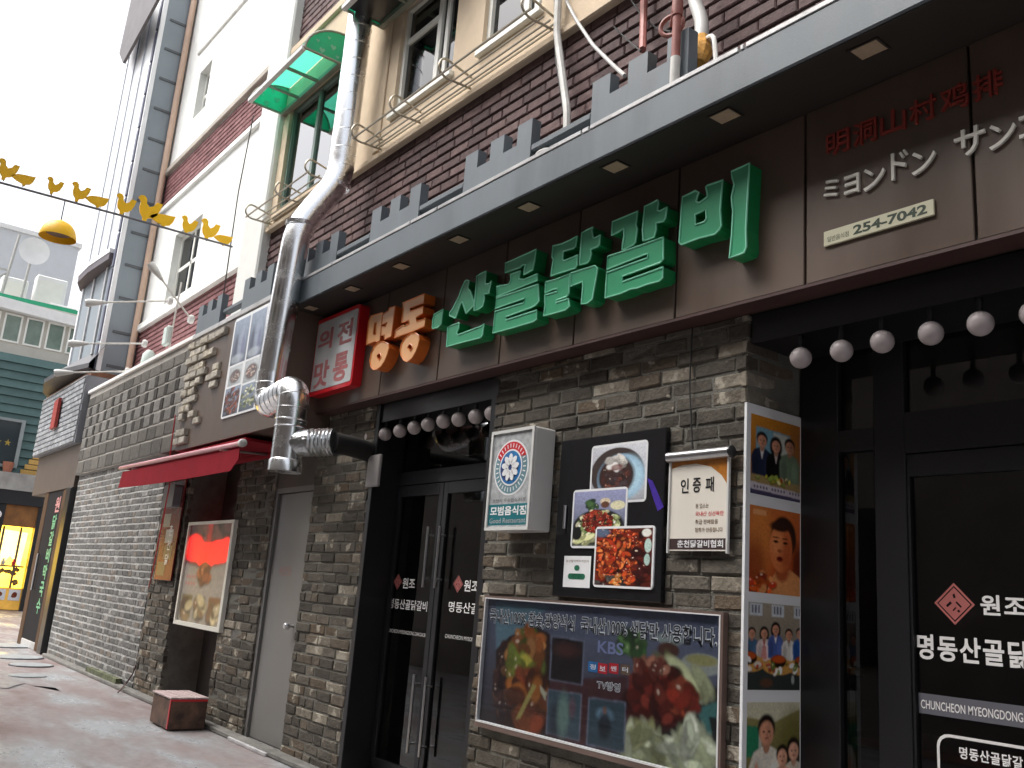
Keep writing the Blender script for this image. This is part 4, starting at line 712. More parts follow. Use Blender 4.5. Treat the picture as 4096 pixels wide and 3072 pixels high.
# wide framed food banner
x0, x1, z0, z1 = -4.475, -2.690, 0.605, 1.335; d = .012
t = thing('food_banner', 'wide glossy food banner in an aluminium frame low on the brick pillar', 'banner', (-3.58, 0, z0))
mb = MB(); mb.prism(WALL, [(x0, z0), (x1, z0), (x1, z1), (x0, z1)], 0.0, 0.034, mat('dull_copper_frame', (.20, .14, .12), .4, metal=.4, var=.15), holes=[[(x0+.010, z0+.026), (x1-.014, z0+.026), (x1-.014, z1-.012), (x0+.010, z1-.012)]]); mb.build('frame', None, t)
mb = MB(); mb.prism(WALL, [(x0+.010, z0+.026), (x1-.014, z0+.026), (x1-.014, z1-.012), (x0+.010, z1-.012)], 0.006, 0.036, mat('bright_inner_rim', (.66, .66, .66), .35, var=.05), holes=[[(x0+.017, z0+.035), (x1-.022, z0+.035), (x1-.022, z1-.018), (x0+.017, z1-.018)]]); mb.build('inner_rim', None, t)
bx0, bx1, bz0, bz1 = x0+.014, x1-.018, z0+.031, z1-.015
def T(pts): return tr(B4, pts, -d)
def Q(pts): return [((x-bx0)/(bx1-bx0), (z-bz0)/(bz1-bz0)) for x, z in T(pts)]
p = Print(330, 136, (70, 66, 76), 8); p.grad((52, 44, 44), (98, 104, 124), 80); p.poly(Q([(-140, 230), (330, 260), (150, 420), (-60, 560), (-140, 640)]), (96, 122, 134), 1, 3); p.poly(Q([(-140, 640), (-20, 520), (200, 430), (330, 500), (330, 1430), (-140, 1330)]), (48, 32, 26), 1, 2)
def L(x, y): return Q([(x, y)])[0]
def lum(x, y, rx, ry, pal, n, size, **k): c_ = L(x, y); w_ = Q([(x-rx, y), (x+rx, y)]); h_ = Q([(x, y-ry), (x, y+ry)]); p.lumps(c_[0], c_[1], abs(w_[1][0]-w_[0][0])/2, abs(h_[1][1]-h_[0][1])/2, pal, n, size, **k)
def el(x, y, rx, ry, c, soft=.15, al=1.0): c_ = L(x, y); w_ = Q([(x-rx, y), (x+rx, y)]); h_ = Q([(x, y-ry), (x, y+ry)]); p.ell(c_[0], c_[1], abs(w_[1][0]-w_[0][0])/2, abs(h_[1][1]-h_[0][1])/2, c, soft, al)
lum(-60, 900, 90, 330, [(58, 36, 34), (84, 52, 44), (40, 30, 32), (110, 76, 60)], 90, .012, hi=.35); lum(130, 640, 150, 170, [(150, 84, 40), (120, 70, 34), (92, 104, 44), (176, 120, 70)], 60, .020, hi=.3); lum(60, 800, 120, 110, [(120, 130, 50), (160, 150, 60), (90, 60, 30)], 30, .018, hi=.4); lum(150, 1080, 170, 220, [(150, 90, 40), (110, 58, 30), (78, 40, 26), (130, 60, 34)], 60, .022, hi=.15)
p.poly(Q([(180, 930), (212, 950), (70, 1230), (30, 1240)]), (160, 150, 84), .9, 1); p.poly(Q([(240, 940), (300, 1010), (290, 1080), (245, 1000)]), (176, 176, 150), .9, 1)
p.poly(Q([(330, 900), (1000, 860), (1000, 1560), (290, 1420)]), (72, 36, 34), .85, 4)
p.poly(Q([(1250, 690), (1840, 1000), (1840, 1680), (1200, 1640)]), (30, 32, 32), 1, 3); el(1640, 765, 180, 95, (150, 154, 148), .12); el(1640, 730, 140, 50, (146, 140, 92), .3); el(1365, 545, 115, 60, (140, 150, 146), .2); el(1350, 640, 95, 70, (76, 48, 40), .3); lum(1050, 600, 110, 90, [(62, 96, 52), (90, 124, 70), (44, 66, 40)], 30, .014, hi=.2)
lum(1480, 900, 240, 150, [(170, 172, 132), (140, 140, 96), (188, 190, 160)], 26, .016, hi=.3, asp=2.6, ang=-.7); p.poly(Q([(1590, 1150), (1780, 1080), (1800, 1230), (1700, 1220), (1730, 1370), (1680, 1380)]), (70, 116, 112), .9, 1)
p.poly(Q([(985, 1280), (1000, 1000), (1060, 820), (1180, 705), (1270, 730), (1380, 840), (1500, 930), (1600, 1130), (1500, 1230), (1380, 1330), (1150, 1390), (1000, 1350)]), (62, 20, 18), 1, 2); lum(1250, 1010, 240, 240, [(84, 24, 20), (60, 18, 16), (104, 34, 26), (120, 48, 36)], 130, .016, hi=.14); lum(1200, 780, 150, 60, [(110, 50, 40), (150, 100, 80)], 26, .011, hi=.6); lum(1470, 1060, 110, 130, [(130, 44, 30), (150, 70, 44), (96, 30, 22)], 40, .015, hi=.3)
lum(1150, 1480, 190, 130, [(176, 178, 134), (150, 150, 106), (196, 198, 164), (130, 130, 88)], 70, .015, hi=.2, asp=2.8); lum(1560, 1520, 190, 110, [(186, 190, 156), (160, 164, 128), (204, 206, 178)], 60, .015, hi=.2, asp=3.0); lum(1540, 1370, 40, 110, [(190, 194, 166), (206, 208, 184)], 14, .014, hi=.2, asp=2.6, ang=1.5)
for pts, c_ in (([(340, 515), (630, 555), (610, 945), (320, 900)], (36, 30, 32)), ([(310, 975), (605, 1020), (585, 1430), (290, 1360)], (64, 82, 90)), ([(660, 1045), (985, 1090), (975, 1530), (640, 1460)], (54, 72, 80))):
    p.poly(Q(pts), (112, 116, 132), .9, 1); cx_, cy_ = sum(q[0] for q in pts)/4, sum(q[1] for q in pts)/4; p.poly(Q([(cx_+(x-cx_)*.93, cy_+(y-cy_)*.95) for x, y in pts]), c_, 1, 1)
el(470, 640, 100, 60, (92, 50, 44), .9, .5); el(370, 1240, 50, 150, (36, 40, 52), .8, .7); el(440, 1200, 50, 180, (120, 146, 132), .8, .7); el(520, 1140, 30, 90, (110, 70, 80), .8, .6); el(800, 1200, 70, 60, (110, 140, 160), .6, .8); el(800, 1290, 55, 120, (26, 28, 34), .6, .9); el(800, 1160, 18, 34, (120, 84, 70), .5, .9)
p.a = p.soft(p.a, 1); p.noise(.05); p.build(WALL, bx0, bx1, bz0, bz1, d, 'print', t, .85)
mb = MB(); xa, xb = x0+.045, PY(B4(1770, 560), -d).x; zt = PY(B4(600, 330), -d).z
for off, m_, bo in ((0, M_PRINTW, .055), (.001, M_PRINTK, .012)): mb.text(WALL, '국내산100% 참숯,광양석쇠  국내산100% 생닭만 사용합니다.', xa-(.004 if off == 0 else 0), xb+(.004 if off == 0 else 0), zt-.098-(.003 if off == 0 else 0), zt-.01+(.003 if off == 0 else 0), d+.001+off, m_, bold=bo)
p = T([(745, 555), (960, 690)]); mb.text(WALL, 'KBS', p[0][0], p[1][0], p[1][1], p[0][1], d+.001, mat('print_indigo', (.20, .22, .38), .3, var=0), bold=.02)
for (u, v, m_), ch in zip(((700, 785, PR_BLUE2), (785, 800, PR_RED), (880, 800, PR_RED), (980, 810, PR_BRN)), '정보쎈터'):
    q = T([(u-38, v-50), (u+38, v+50)]); mb.rect(WALL, q[0][0], q[1][0], q[1][1], q[0][1], d+.001, m_); mb.text(WALL, ch, q[0][0]+.012, q[1][0]-.012, q[1][1]+.012, q[0][1]-.012, d+.002, M_PRINTW, bold=.02)
p = T([(735, 895), (935, 1010)]); mb.text(WALL, 'TV방영', p[0][0], p[1][0], p[1][1], p[0][1], d+.001, M_PRINTW, bold=.05); mb.text(WALL, 'TV방영', p[0][0]+.003, p[1][0]-.003, p[1][1]+.003, p[0][1]-.003, d+.002, M_PRINTK); mb.build('lettering', None, t)
mb = MB(); mb.box(x0+.018, x1-.023, -.0325, -.030, z0+.036, z1-.019, glass_mat('clear_cover', (.90, .92, .94), ior=1.42, boost=.015)); mb.build('cover_sheet', None, t)
# photo strip on the pillar's return
t = thing('photo_strip', 'tall white strip of four printed photos on the side of the brick pillar', 'photo panel', (-2.60, .2, .1))
SX = Frame((-2.600, 0, 0), (0, 1, 0), (0, 0, 1), (1, 0, 0))
mb = MB(); mb.prism(SX, [(-.012, .1), (.396, .1), (.396, 2.275), (-.012, 2.275)], -.010, 0.004, M_PRINTW); mb.build('backing', None, t)
zs = [PX((1622, y), -2.6).z for y in (893, 1065, 1090, 1278, 1300, 1490, 1517)]
phs = [(zs[1], zs[0]), (zs[3], zs[2]), (zs[5], zs[4]), (zs[6]-.42, zs[6])]
PL, PRR = .018, .388
for i, (v0, v1) in enumerate(phs):
    H_ = v1-v0
    if i == 0:
        p = Print(110, 126, (176, 118, 48), 11); p.grad((120, 84, 50), (190, 124, 40), 95); p.poly([(.10, .24), (.80, .24), (.80, .84), (.10, .86)], (110, 150, 164), 1, 2); p.poly([(.42, .24), (.78, .24), (.78, .82), (.45, .83)], (182, 186, 178), 1, 5); p.ell(.92, .5, .16, .5, (150, 96, 50), .6, .8)
        p.figure(.22, .20, .60, (34, 40, 62), trim=(210, 206, 200)); p.figure(.50, .19, .58, (22, 20, 22), trim=(200, 190, 184), long=True); p.figure(.78, .20, .60, (104, 122, 100)); p.poly([(0, .13), (1, .11), (1, .22), (0, .25)], (150, 128, 84), 1, 1); p.lumps(.45, .22, .4, .03, [(196, 186, 60), (120, 140, 60), (214, 200, 150), (170, 60, 40)], 26, .03, .2); p.poly([(0, .05), (1, .03), (1, .12), (0, .15)], (190, 182, 190), 1, 1); p.poly([(0, 0), (1, 0), (1, .04), (0, .06)], (70, 64, 92), 1, 1)
        for k in range(14): p.ell(.08+.06*k+(.05 if k > 4 else 0)+(.06 if k > 9 else 0), .095, .018, .02, (60, 56, 72), .5, .8)
    elif i == 1:
        p = Print(110, 146, (176, 84, 34), 12); p.grad((168, 60, 24), (190, 104, 50), 100); p.ell(.20, .62, .22, .5, (206, 128, 60), .9, .7); p.ell(.10, .30, .2, .3, (120, 44, 22), .8, .7); p.ell(.96, .30, .12, .3, (72, 26, 18), .6, .8)
        p.ell(.665, .67, .255, .255, (44, 26, 20), .15); p.poly([(.36, 0), (1, 0), (1, .22), (.80, .30), (.52, .27), (.42, .16)], (206, 138, 84), 1, 3); p.ell(.63, .27, .13, .12, (160, 80, 44), .4); p.ell(.61, .545, .225, .285, (206, 116, 64), .12); p.ell(.72, .50, .11, .24, (164, 74, 40), .9, .75); p.ell(.54, .60, .12, .14, (224, 144, 90), .9, .6)
        p.ell(.60, .80, .20, .06, (52, 30, 22), .5); p.ell(.51, .615, .050, .016, (50, 22, 16), .5); p.ell(.70, .61, .046, .015, (50, 22, 16), .5); p.ell(.51, .665, .065, .010, (90, 42, 26), .5, .8); p.ell(.70, .66, .06, .010, (90, 42, 26), .5, .8); p.ell(.585, .51, .045, .022, (150, 66, 38), .8, .8); p.ell(.59, .415, .062, .032, (120, 30, 24), .4); p.ell(.59, .42, .035, .012, (60, 16, 14), .4); p.lumps(.24, .10, .24, .10, [(214, 90, 34), (170, 50, 24), (226, 150, 90)], 26, .05, .3); p.poly([(.06, .90), (.32, .90), (.32, .96), (.06, .96)], (222, 160, 110), .8, 1)
    elif i == 2:
        p = Print(110, 132, (128, 118, 104), 13); p.grad((96, 88, 78), (150, 140, 124), 90)
        for x in (.02, .44, .88): p.poly([(x, .85), (x+.24, .85), (x+.24, .99), (x, .99)], (190, 194, 198), 1, 1); [p.poly([(x+.04+.06*q, .88), (x+.07+.06*q, .88), (x+.07+.06*q, .97), (x+.04+.06*q, .97)], (70, 78, 100), .9, 0) for q in range(3)]
        p.poly([(0, 0), (1, 0), (1, .40), (0, .44)], (46, 52, 50), 1, 3); p.figure(.07, .33, .38, (62, 92, 120)); p.figure(.30, .32, .40, (206, 190, 186), trim=(170, 50, 48), long=True); p.figure(.52, .36, .42, (70, 90, 150), trim=(220, 220, 220), long=True); p.figure(.78, .32, .40, (206, 204, 196), trim=(150, 146, 140)); p.figure(1.0, .34, .40, (40, 84, 150)); p.poly([(.24, .35), (.36, .35), (.34, .50), (.27, .50)], (190, 60, 50), .6, 1)
        for x, q in ((.02, .30), (.58, .27), (1.05, .27)): p.ell(x, q, .30, .10, (190, 140, 70), .15); p.ell(x, q+.06, .15, .075, (34, 22, 18), .2); p.ell(x, q+.085, .13, .045, (176, 76, 28), .4); p.lumps(x, q-.01, .24, .06, [(110, 130, 60), (220, 214, 200), (160, 60, 40)], 12, .03, .3)
        p.ell(.35, .08, .12, .05, (96, 60, 40), .5, .7); p.ell(.86, .12, .03, .05, (170, 180, 176), .5, .8)
    else:
        p = Print(110, 126, (116, 108, 52), 14); p.grad((84, 78, 40), (140, 132, 84), 90); p.poly([(0, .86), (.5, .80), (1, .93), (1, 1), (0, 1)], (190, 186, 160), 1, 2); p.ell(.85, .6, .25, .3, (96, 92, 44), .8, .8); p.poly([(0, .48), (.24, .46), (.24, .76), (0, .78)], (40, 116, 84), 1, 2); p.poly([(.22, .4), (.27, .4), (.27, .8), (.22, .8)], (180, 186, 180), .8, 1)
        p.figure(.88, -.02, .66, (200, 190, 172), skin=(222, 168, 140), long=True); p.figure(.36, -.02, .90, (206, 200, 186), skin=(206, 146, 116)); p.figure(.66, -.04, .62, (214, 150, 128), skin=(226, 168, 138)); p.ell(.36, .24, .12, .03, (190, 70, 56), .6, .7); p.ell(.18, .22, .05, .2, (206, 146, 116), .3)
    p.a = p.soft(p.a, 1); p.noise(.05); p.build(SX, PL, PRR, v0, v1, .0048, 'printed_photo', t, 1.15)
# ------------------------------------------------------------------ left food panel, poster, red sign, awning
u0, u1, v0, v1 = PY(R4(690, 1000), LY).x, -7.05, PY((485, 905), LY).z, LZ1-.075
t = thing('food_picture_panel', 'tall panel of cutlery and grilled meat pictures behind the silver duct', 'sign panel', ((u0+u1)/2, LY, v0)); d = -LY+.012
mb = MB(); mb.prism(WALL, rrect(u0, u1, v0, v1, .04), -LY+.001, d, M_PRINTW); mb.build('panel', None, t); W_, H_ = u1-u0, v1-v0; U = lambda a: u0+W_*a; V = lambda a: v0+H_*a
def pic(a0, a1, b0, b1, kind, sd):
    p = Print(40, 56, (90, 104, 122), sd); p.grad((70, 78, 92), (140, 152, 170), 80)
    if kind == 'glass': p.ell(.25, .35, .12, .3, (60, 66, 84), .6, .8); p.ell(.6, .4, .22, .4, (150, 158, 176), .7, .7); p.ell(.72, .3, .1, .3, (96, 96, 130), .6, .7); p.ell(.45, .12, .4, .1, (176, 184, 190), .5, .6)
    elif kind == 'meat': p.lumps(.5, .5, .5, .5, [(70, 34, 30), (104, 44, 32), (150, 80, 54), (50, 28, 30)], 70, .06, .3, 2.0, .9)
    elif kind == 'rice': p.grad((150, 156, 158), (196, 200, 202), 40); p.ell(.5, .45, .4, .35, (96, 84, 84), .3); p.lumps(.5, .45, .3, .25, [(150, 120, 110), (110, 90, 84), (176, 160, 150)], 24, .05, .3)
    else: p.lumps(.5, .45, .5, .45, [(150, 156, 120), (110, 120, 80), (186, 186, 160), (70, 84, 56)], 60, .05, .3)
    p.noise(.06); p.build(WALL, U(a0), U(a1), V(b0), V(b1), d+.0006, 'picture', t, 1.1)
pic(.03, .34, .52, .97, 'glass', 21); pic(.37, .66, .52, .97, 'glass', 22); pic(.69, .97, .5, .97, 'glass', 23); pic(.03, .34, .02, .29, 'meat', 24); pic(.37, .66, .02, .27, 'salad', 25); pic(.69, .97, .02, .47, 'meat', 26); pic(.05, .32, .31, .50, 'rice', 27); pic(.37, .66, .29, .50, 'rice', 28)
x0, x1, z0, z1 = -9.93, -8.61, .825, 1.875; PYY = -.035
t = thing('menu_poster', 'framed poster with a painted glowing red reflection in its upper half covering the dark recess', 'poster', (-9.27, 0, z0))
mb = MB(); mb.prism(WALL, [(x0, z0), (x1, z0), (x1, z1), (x0, z1)], 0.0, .042, M_OFFW, holes=[[(x0+.04, z0+.04), (x1-.06, z0+.04), (x1-.06, z1-.03), (x0+.04, z1-.03)]]); mb.build('frame', None, t)
mb = MB(); d = .02; W_, H_ = x1-x0-.1, z1-z0-.07; U = lambda a: x0+.04+W_*a; V = lambda a: z0+.04+H_*a
p = Print(70, 84, (196, 184, 170), 31); p.grad((150, 140, 126), (176, 166, 156), 90); p.poly([(0, .60), (.5, .54), (1, .62), (1, 1), (0, 1)], (120, 60, 60), 1, 3); p.lumps(.5, .90, .5, .08, [(110, 70, 66), (140, 90, 84), (84, 60, 58)], 26, .07, .1)
for cx_, cy_, rx_, ry_ in ((.16, .76, .22, .14), (.42, .70, .2, .12), (.74, .72, .24, .12), (.9, .74, .14, .12), (.5, .62, .16, .1)): p.ell(cx_, cy_, rx_, ry_, (214, 0, 0), .5, 1.0)  # red ellipses paint the neon reflection into the ink
p.poly([(.40, .58), (.54, .58), (.56, 1), (.42, 1)], (190, 60, 52), .6, 2); p.lumps(.52, .50, .12, .09, [(160, 90, 50), (130, 70, 44)], 20, .05, .2)
for k in range(3): p.poly([(.04+.32*k, .03), (.30+.32*k, .03), (.30+.32*k, .27), (.04+.32*k, .27)], ((110, 96, 56), (120, 116, 96), (130, 90, 50))[k], 1, 1); p.lumps(.17+.32*k, .14, .10, .09, [(150, 120, 70), (110, 80, 46), (176, 160, 120)], 14, .05, .3)
for k in range(8): p.ell(.10+.09*(k % 4)*.7, .46-.07*(k//4), .022, .018, (196, 90, 86), .5, .7)
p.a = p.soft(p.a, 1); p.noise(.05); p.build(WALL, U(0), U(1), V(0), V(1), d, 'print', t, 1.2, M_REFLPOST)
x0, x1, z0, z1 = -10.86, -10.27, 1.25, 2.36; t = thing('red_wall_sign', 'narrow translucent dark red sign panel on the brick pillar beside the limewashed wall', 'sign', ((x0+x1)/2, 0, z0))
mb = MB(); mb.box(x0, x1, -.03, -.012, z0, z1, mat('dark_red_acrylic', (.20, .03, .03), .25, var=.25, vs=6), .004); mb.build('panel', None, t)
mb = MB()
for k, (a, b, m_) in enumerate(((.05, .45, PR_WALL), (.30, .75, PR_LGREY), (.35, .8, PR_BRN), (.1, .55, PR_BRN))): mb.rect(WALL, x0+(x1-x0)*a, x0+(x1-x0)*b, z1-.52-.18*k, z1-.37-.18*k, .0305, m_)
for k, ch in enumerate('춘천닭'): mb.text(WALL, ch, x0+.28, x0+.40, z1-.62-.16*k, z1-.50-.16*k, .0315, M_PRINTW, bold=.02)
mb.build('print', None, t)
mb = MB(); mb.prism(WALL, rrect(x0+.14, x0+.52, z1-.31, z1-.06, .03), .031, .12, mat('grey_plastic_box', (.22, .23, .25), .4, var=.1)); tag(mb.build('meter_box'), 'small grey plastic box fixed above the dark red wall sign', 'box')
mb = MB(); a = PY(A3(1515, 270), -.47); b = PY(A3(1470, 610), -.47); c = PY(A3(1310, 1659), -.30); e = PY(A4(1285, 100), -.03); mb.tube([a, b, (b.x-.02, -.42, b.z-.3), c, e], .007, mat('red_cord', (.40, .02, .03), .5, var=0), 6); tag(mb.build('red_string'), 'thin red cord hanging down beside the limewashed brick wall', 'cord')
AY = -.50; t = thing('retractable_awning', 'rolled-up dark red fabric awning with a pink front bar under the brown panel', 'awning', (-9.2, -.2, 2.4))
a = PY(A3(1040, 728), AY); b = PY(A3(2085, 512), AY); M_FAB = mat('dark_red_awning_fabric', (.24, .006, .016), .85, var=.12, vs=4, bump=.15, bs=300, spec=.15)
mb = MB(); mb.tube([a, b], .022, mat('pink_coated_bar', (.62, .30, .34), .3, var=.1), 12); mb.build('front_bar', None, t, True)
mb = MB(); F = Frame((0, AY, 0)); pts = tr(A3, [(1060, 760), (2070, 555), (2060, 650), (1985, 752), (1800, 785), (1500, 838), (1200, 880), (1020, 897)], AY); mb.prism(F, pts, -.006, 0, M_FAB); mb.build('valance', None, t)
mb = MB(); mb.box(a.x, b.x, AY+.03, -.04, 2.475, 2.50, M_FAB); mb.build('folded_fabric', None, t)
mb = MB(); mb.tube([(a.x+.1, -.02, 2.47), (b.x-.1, -.02, 2.47)], .04, M_FAB, 12); mb.build('roller', None, t, True)
mb = MB(); mb.lathe((b.x, AY, b.z), [(.034, 0), (.036, .02), (.034, .05), (.02, .06)], M_WPLASTIC, 14, 'X'); mb.build('end_cap', None, t, True)
for xx in (a.x+.5, b.x-.5): mb = MB(); mb.tube([(xx, -.02, 2.46), (xx, AY, b.z-.01)], .014, M_STEEL, 8); mb.build('arm', None, t)
# grey service door
gp = mat('grey_painted_door', (.185, .178, .168), .45, var=.08, vs=1.5, rvar=.1)
mb = MB(); mb.box(-7.80, -7.10, .045, .085, .035, 2.09, gp, .004); sd_ = mb.build('service_door', None, RF)
mb = MB(); mb.prism(WALL, [(-7.86, .03), (-7.06, .03), (-7.06, 2.14), (-7.86, 2.14)], -.12, -.02, mat('grey_door_frame', (.15, .145, .14), .5), holes=[[(-7.805, .031), (-7.095, .031), (-7.095, 2.095), (-7.805, 2.095)]]); mb.build('frame', None, sd_)
mb = MB(); mb.box(-7.86, -7.06, .02, .4, 2.14, 2.70, M_DARKIN); mb.build('door_head_panel', None, RF)
mb = MB(); mb.lathe((-7.20, .045, .98), [(.012, 0), (.012, -.04), (.028, -.045), (.03, -.07), (.02, -.085)], M_STEEL, 16, 'Y'); mb.build('door_knob', None, sd_, True)
mb = MB(); mb.text(WALL, '배달전용', -7.62, -7.38, 1.38, 1.46, -.0445, mat('faint_red_print', (.32, .12, .11), .5, var=0)); mb.build('lettering', None, sd_)
mb = MB(); mb.box(-7.86, -7.06, -.12, 0.0, 0.0, .03, M_FLASH, .005); mb.build('door_step', None, RF)
# rusty box on the ground
t = thing('metal_box', 'rusty red-brown metal box with a pale slatted lid standing against the pillar', 'box', (-8.62, -.3, 0)); M_RUST = mat('rusty_brown_metal', (.10, .052, .034), .6, var=.7, vs=9, bump=.3, bs=50)
mb = MB(); mb.box(-8.88, -8.37, -.462, -.135, .012, .262, M_RUST, .008); mb.build('body', None, t)
for k in range(3): mb = MB(); mb.box(-8.89, -8.36, -.472+.116*k, -.472+.116*k+.106, .264, .280, mat('pale_pink_slat', (.42, .33, .32), .6, var=.3, vs=14), .004); mb.build('lid_slat', None, t)
mb = MB(); mb.box(-8.3695, -8.364, -.463, -.14, .245, .263, PR_RED); mb.box(-8.39, -8.366, -.4685, -.4625, .02, .263, PR_RED); mb.build('red_band', None, t)
for xx in (-8.83, -8.42): mb = MB(); mb.box(xx-.03, xx+.03, -.43, -.15, 0, .011, M_PRINTK); mb.build('foot', None, t)
p = PZ((910, 1655), .2); q = PZ((1030, 1640), .2)
t = thing('wooden_step', 'pale wooden step box in front of the double glass doors', 'step', (-5.0, -.22, 0)); wd = mat('pale_wood', (.42, .34, .20), .6, var=.2, vs=5, streak=(1, 8, 8))
mb = MB(); mb.box(-5.35, -4.30, -.42, -.06, .165, .19, wd, .004); mb.build('tread', None, t); mb = MB(); mb.box(-5.33, -4.32, -.40, -.08, 0, .164, mat('brown_wood', (.20, .09, .05), .6, var=.3)); mb.build('base', None, t)
# ------------------------------------------------------------------ silver ducts
def arc_path(pts, r_, n=5):
    P = [Vector(p) for p in pts]; out = [P[0]]
    for i in range(1, len(P)-1):
        a = (P[i-1]-P[i]); b = (P[i+1]-P[i]); k = min(r_, a.length*.48, b.length*.48); a = P[i]+a.normalized()*k; b = P[i]+b.normalized()*k
        for j in range(n+1): t_ = j/n; out.append(a*(1-t_)**2+P[i]*2*t_*(1-t_)+b*t_**2)
    return out+[P[-1]]
t = thing('exhaust_duct', 'shiny silver spiral exhaust duct climbing the facade in front of the eave', 'duct', (-6.77, -.6, 2.2)); DRD = .112
up_ = [(-6.78, -.25, 9.0), (-6.77, -.25, 4.72), (-6.77, -.56, 4.17), (-6.775, -.595, 3.3), (-6.80, -.60, 2.86)]
pth = arc_path(up_[:-1], .16, 4)+[Vector(up_[-1])]
mb = MB(); mb.tube(pth, DRD, M_ZINC, 28); du = mb.build('riser', None, t, True)
def rings(path, step, r_, parent, name='seam', w=.004, tilt=0.0):
    P = [Vector(p) for p in path]; acc = 0; nxt = step
    for a, b in zip(P[:-1], P[1:]):
        L_ = (b-a).length
        while acc+L_ > nxt:
            c = a+(b-a)*((nxt-acc)/L_); tdir = (b-a).normalized(); o = tdir.orthogonal().normalized(); o2 = tdir.cross(o); sl = tdir*tilt
            m1 = MB(); m1.tube([c+(o*math.cos(2*math.pi*j/24)+o2*math.sin(2*math.pi*j/24))*r_+sl*math.cos(2*math.pi*j/24) for j in range(24)], w, M_ZINC, 5, closed=True); m1.build(name, None, parent, True); nxt += step
        acc += L_
rings([(-6.77, -.25, 7.2), (-6.77, -.25, 4.75)], .17, DRD, du, w=.0022, tilt=.012); rings([(-6.77, -.565, 4.10), (-6.80, -.60, 2.9)], .17, DRD, du, w=.0022, tilt=.012)
for c, tdir in (((-6.77, -.27, 4.66), (0, 0, 1)), ((-6.77, -.545, 4.22), (0, 0, 1))): rings([(c[0], c[1], c[2]+.01), (c[0], c[1], c[2]-.03)], .012, DRD+.004, du, 'clamp_band', .006)
e1 = Vector((-6.80, -.60, 2.88)); sb = [e1, (-6.80, -.60, 2.70), (-6.58, -.61, 2.72), (-6.36, -.62, 2.74), (-6.36, -.62, 2.50)]
sb = [(-6.80, -.60, 2.92), (-6.79, -.60, 2.66), (-6.25, -.62, 2.72), (-6.25, -.62, 2.46)]
pth2 = arc_path(sb, .22, 7); mb = MB(); mb.tube(pth2, .116, M_ZINC, 28); eb = mb.build('gored_elbow', None, t, True); rings(pth2, .085, .116, eb, 'gore_seam', .0035)
mb = MB(); mb.tube([(-6.25, -.62, 2.50), (-6.25, -.62, 2.16)], .112, M_ZINC, 28); dp = mb.build('drop_piece', None, t, True)
mb = MB(); mb.lathe((-6.25, -.62, 2.10), [(.104, 0), (.122, 0), (.122, .075), (.112, .09)], M_ZINC, 28); mb.build('end_collar', None, dp, True); rings([(-6.25, -.62, 2.53), (-6.25, -.62, 2.42)], .05, .113, dp, 'clamp_band', .006)
br = [(-6.25, -.62, 2.31), (-6.20, -.52, 2.30), (-6.02, -.40, 2.31)]; n = 26; rp_ = []; rr_ = []
for i in range(n): k = i/(n-1); rp_.append(Vector(br[0]).lerp(Vector((-5.98, -.38, 2.335)), k)); rr_.append(.098+(.006 if i % 2 else -.003)+random.uniform(-.002, .002) if k > .5 else .10)
M_FOIL = mat('crumpled_foil', (.62, .64, .65), .28, metal=1.0, var=.15, vs=30, bump=.9, bs=40)
mb = MB(); mb.tube(rp_, rr_, M_FOIL, 26); mb.build('flexible_branch', None, t, True)
mb = MB(); mb.tube([(-5.99, -.40, 2.333), (-6.03, -.22, 2.335), (-6.20, .05, 2.34)], .076, mat('dull_grey_duct', (.022, .020, .019), .85, metal=.3, var=.3, vs=9), 24); mb.build('wall_branch', None, t, True)
mb = MB(); mb.box(-6.11, -5.93, -.03, -.004, 2.06, 2.30, mat('grey_cover_plate', (.30, .28, .27), .4, var=.1), .006); tag(mb.build('cover_plate'), 'pale grey metal plate beside the corner of the double glass doors', 'plate')
# ------------------------------------------------------------------ brick building above
BB = thing('brick_building', 'painted red-brown brick building above the restaurant with cream window band', 'building', (-4, .2, 3.7))
XL, XR = -9.40, 3.0; CB, CT = 4.955, 7.0
WIN = [(-8.72, -7.52, 5.06, 6.30), (-6.36, -5.45, 5.26, 6.30), (-5.06, -4.36, 5.25, 6.30), (-3.6, -2.4, 5.25, 6.3)]
mb = MB(); mb.box(XL, XR, .013, .30, 3.5, CB, M_REDM); mb.box(XL, XR, .013, .30, CT, 12.0, M_REDM)
for a, b in zip([XL]+[q[1] for q in WIN], [q[0] for q in WIN]+[XR]): mb.box(a, b, .013, .30, CB, CT, M_REDM)
for q in WIN: mb.box(q[0], q[1], .013, .30, CB, q[2], M_REDM); mb.box(q[0], q[1], .013, .30, q[3], CT, M_REDM)
wl = mb.build('brick_wall', None, BB); random.seed(5)
rl = lay(-8.9, XR, 3.70, CB-.01, course=.082, length=.235, joint=.014, jx=.005, rnd=.06); ru = lay(-9.25, -3, CT+.02, 9.6, course=.082, length=.235, joint=.014, jx=.005, rnd=.06)
rl = [q for q in rl if q[0] < -.3]
put_bricks(WALL, rl+ru, .05, M_RED, M_REDS, wl, 300, lambda q: (q[0]+3.4)**2+(q[2]-3.9)**2*2, style='new', jit=.002)
mb = MB(); F = Frame((0, 0, 0)); mb.prism(WALL, [(XL+.5, CB), (XR, CB), (XR, CT), (XL+.5, CT)], -.012, .035, M_CREAM, holes=[[(q[0], q[2]), (q[1], q[2]), (q[1], q[3]), (q[0], q[3])] for q in WIN]); band = mb.build('cream_band', None, BB)
mb = MB(); mb.box(XL+.5, XR, -.06, .0, CB-.06, CB-.001, M_CREAM, .01); mb.build('band_ledge', None, band); mb = MB(); mb.box(XL+.5, XR, -.07, .0, CT+.001, CT+.10, M_CREAM, .01); mb.build('band_cornice', None, band)
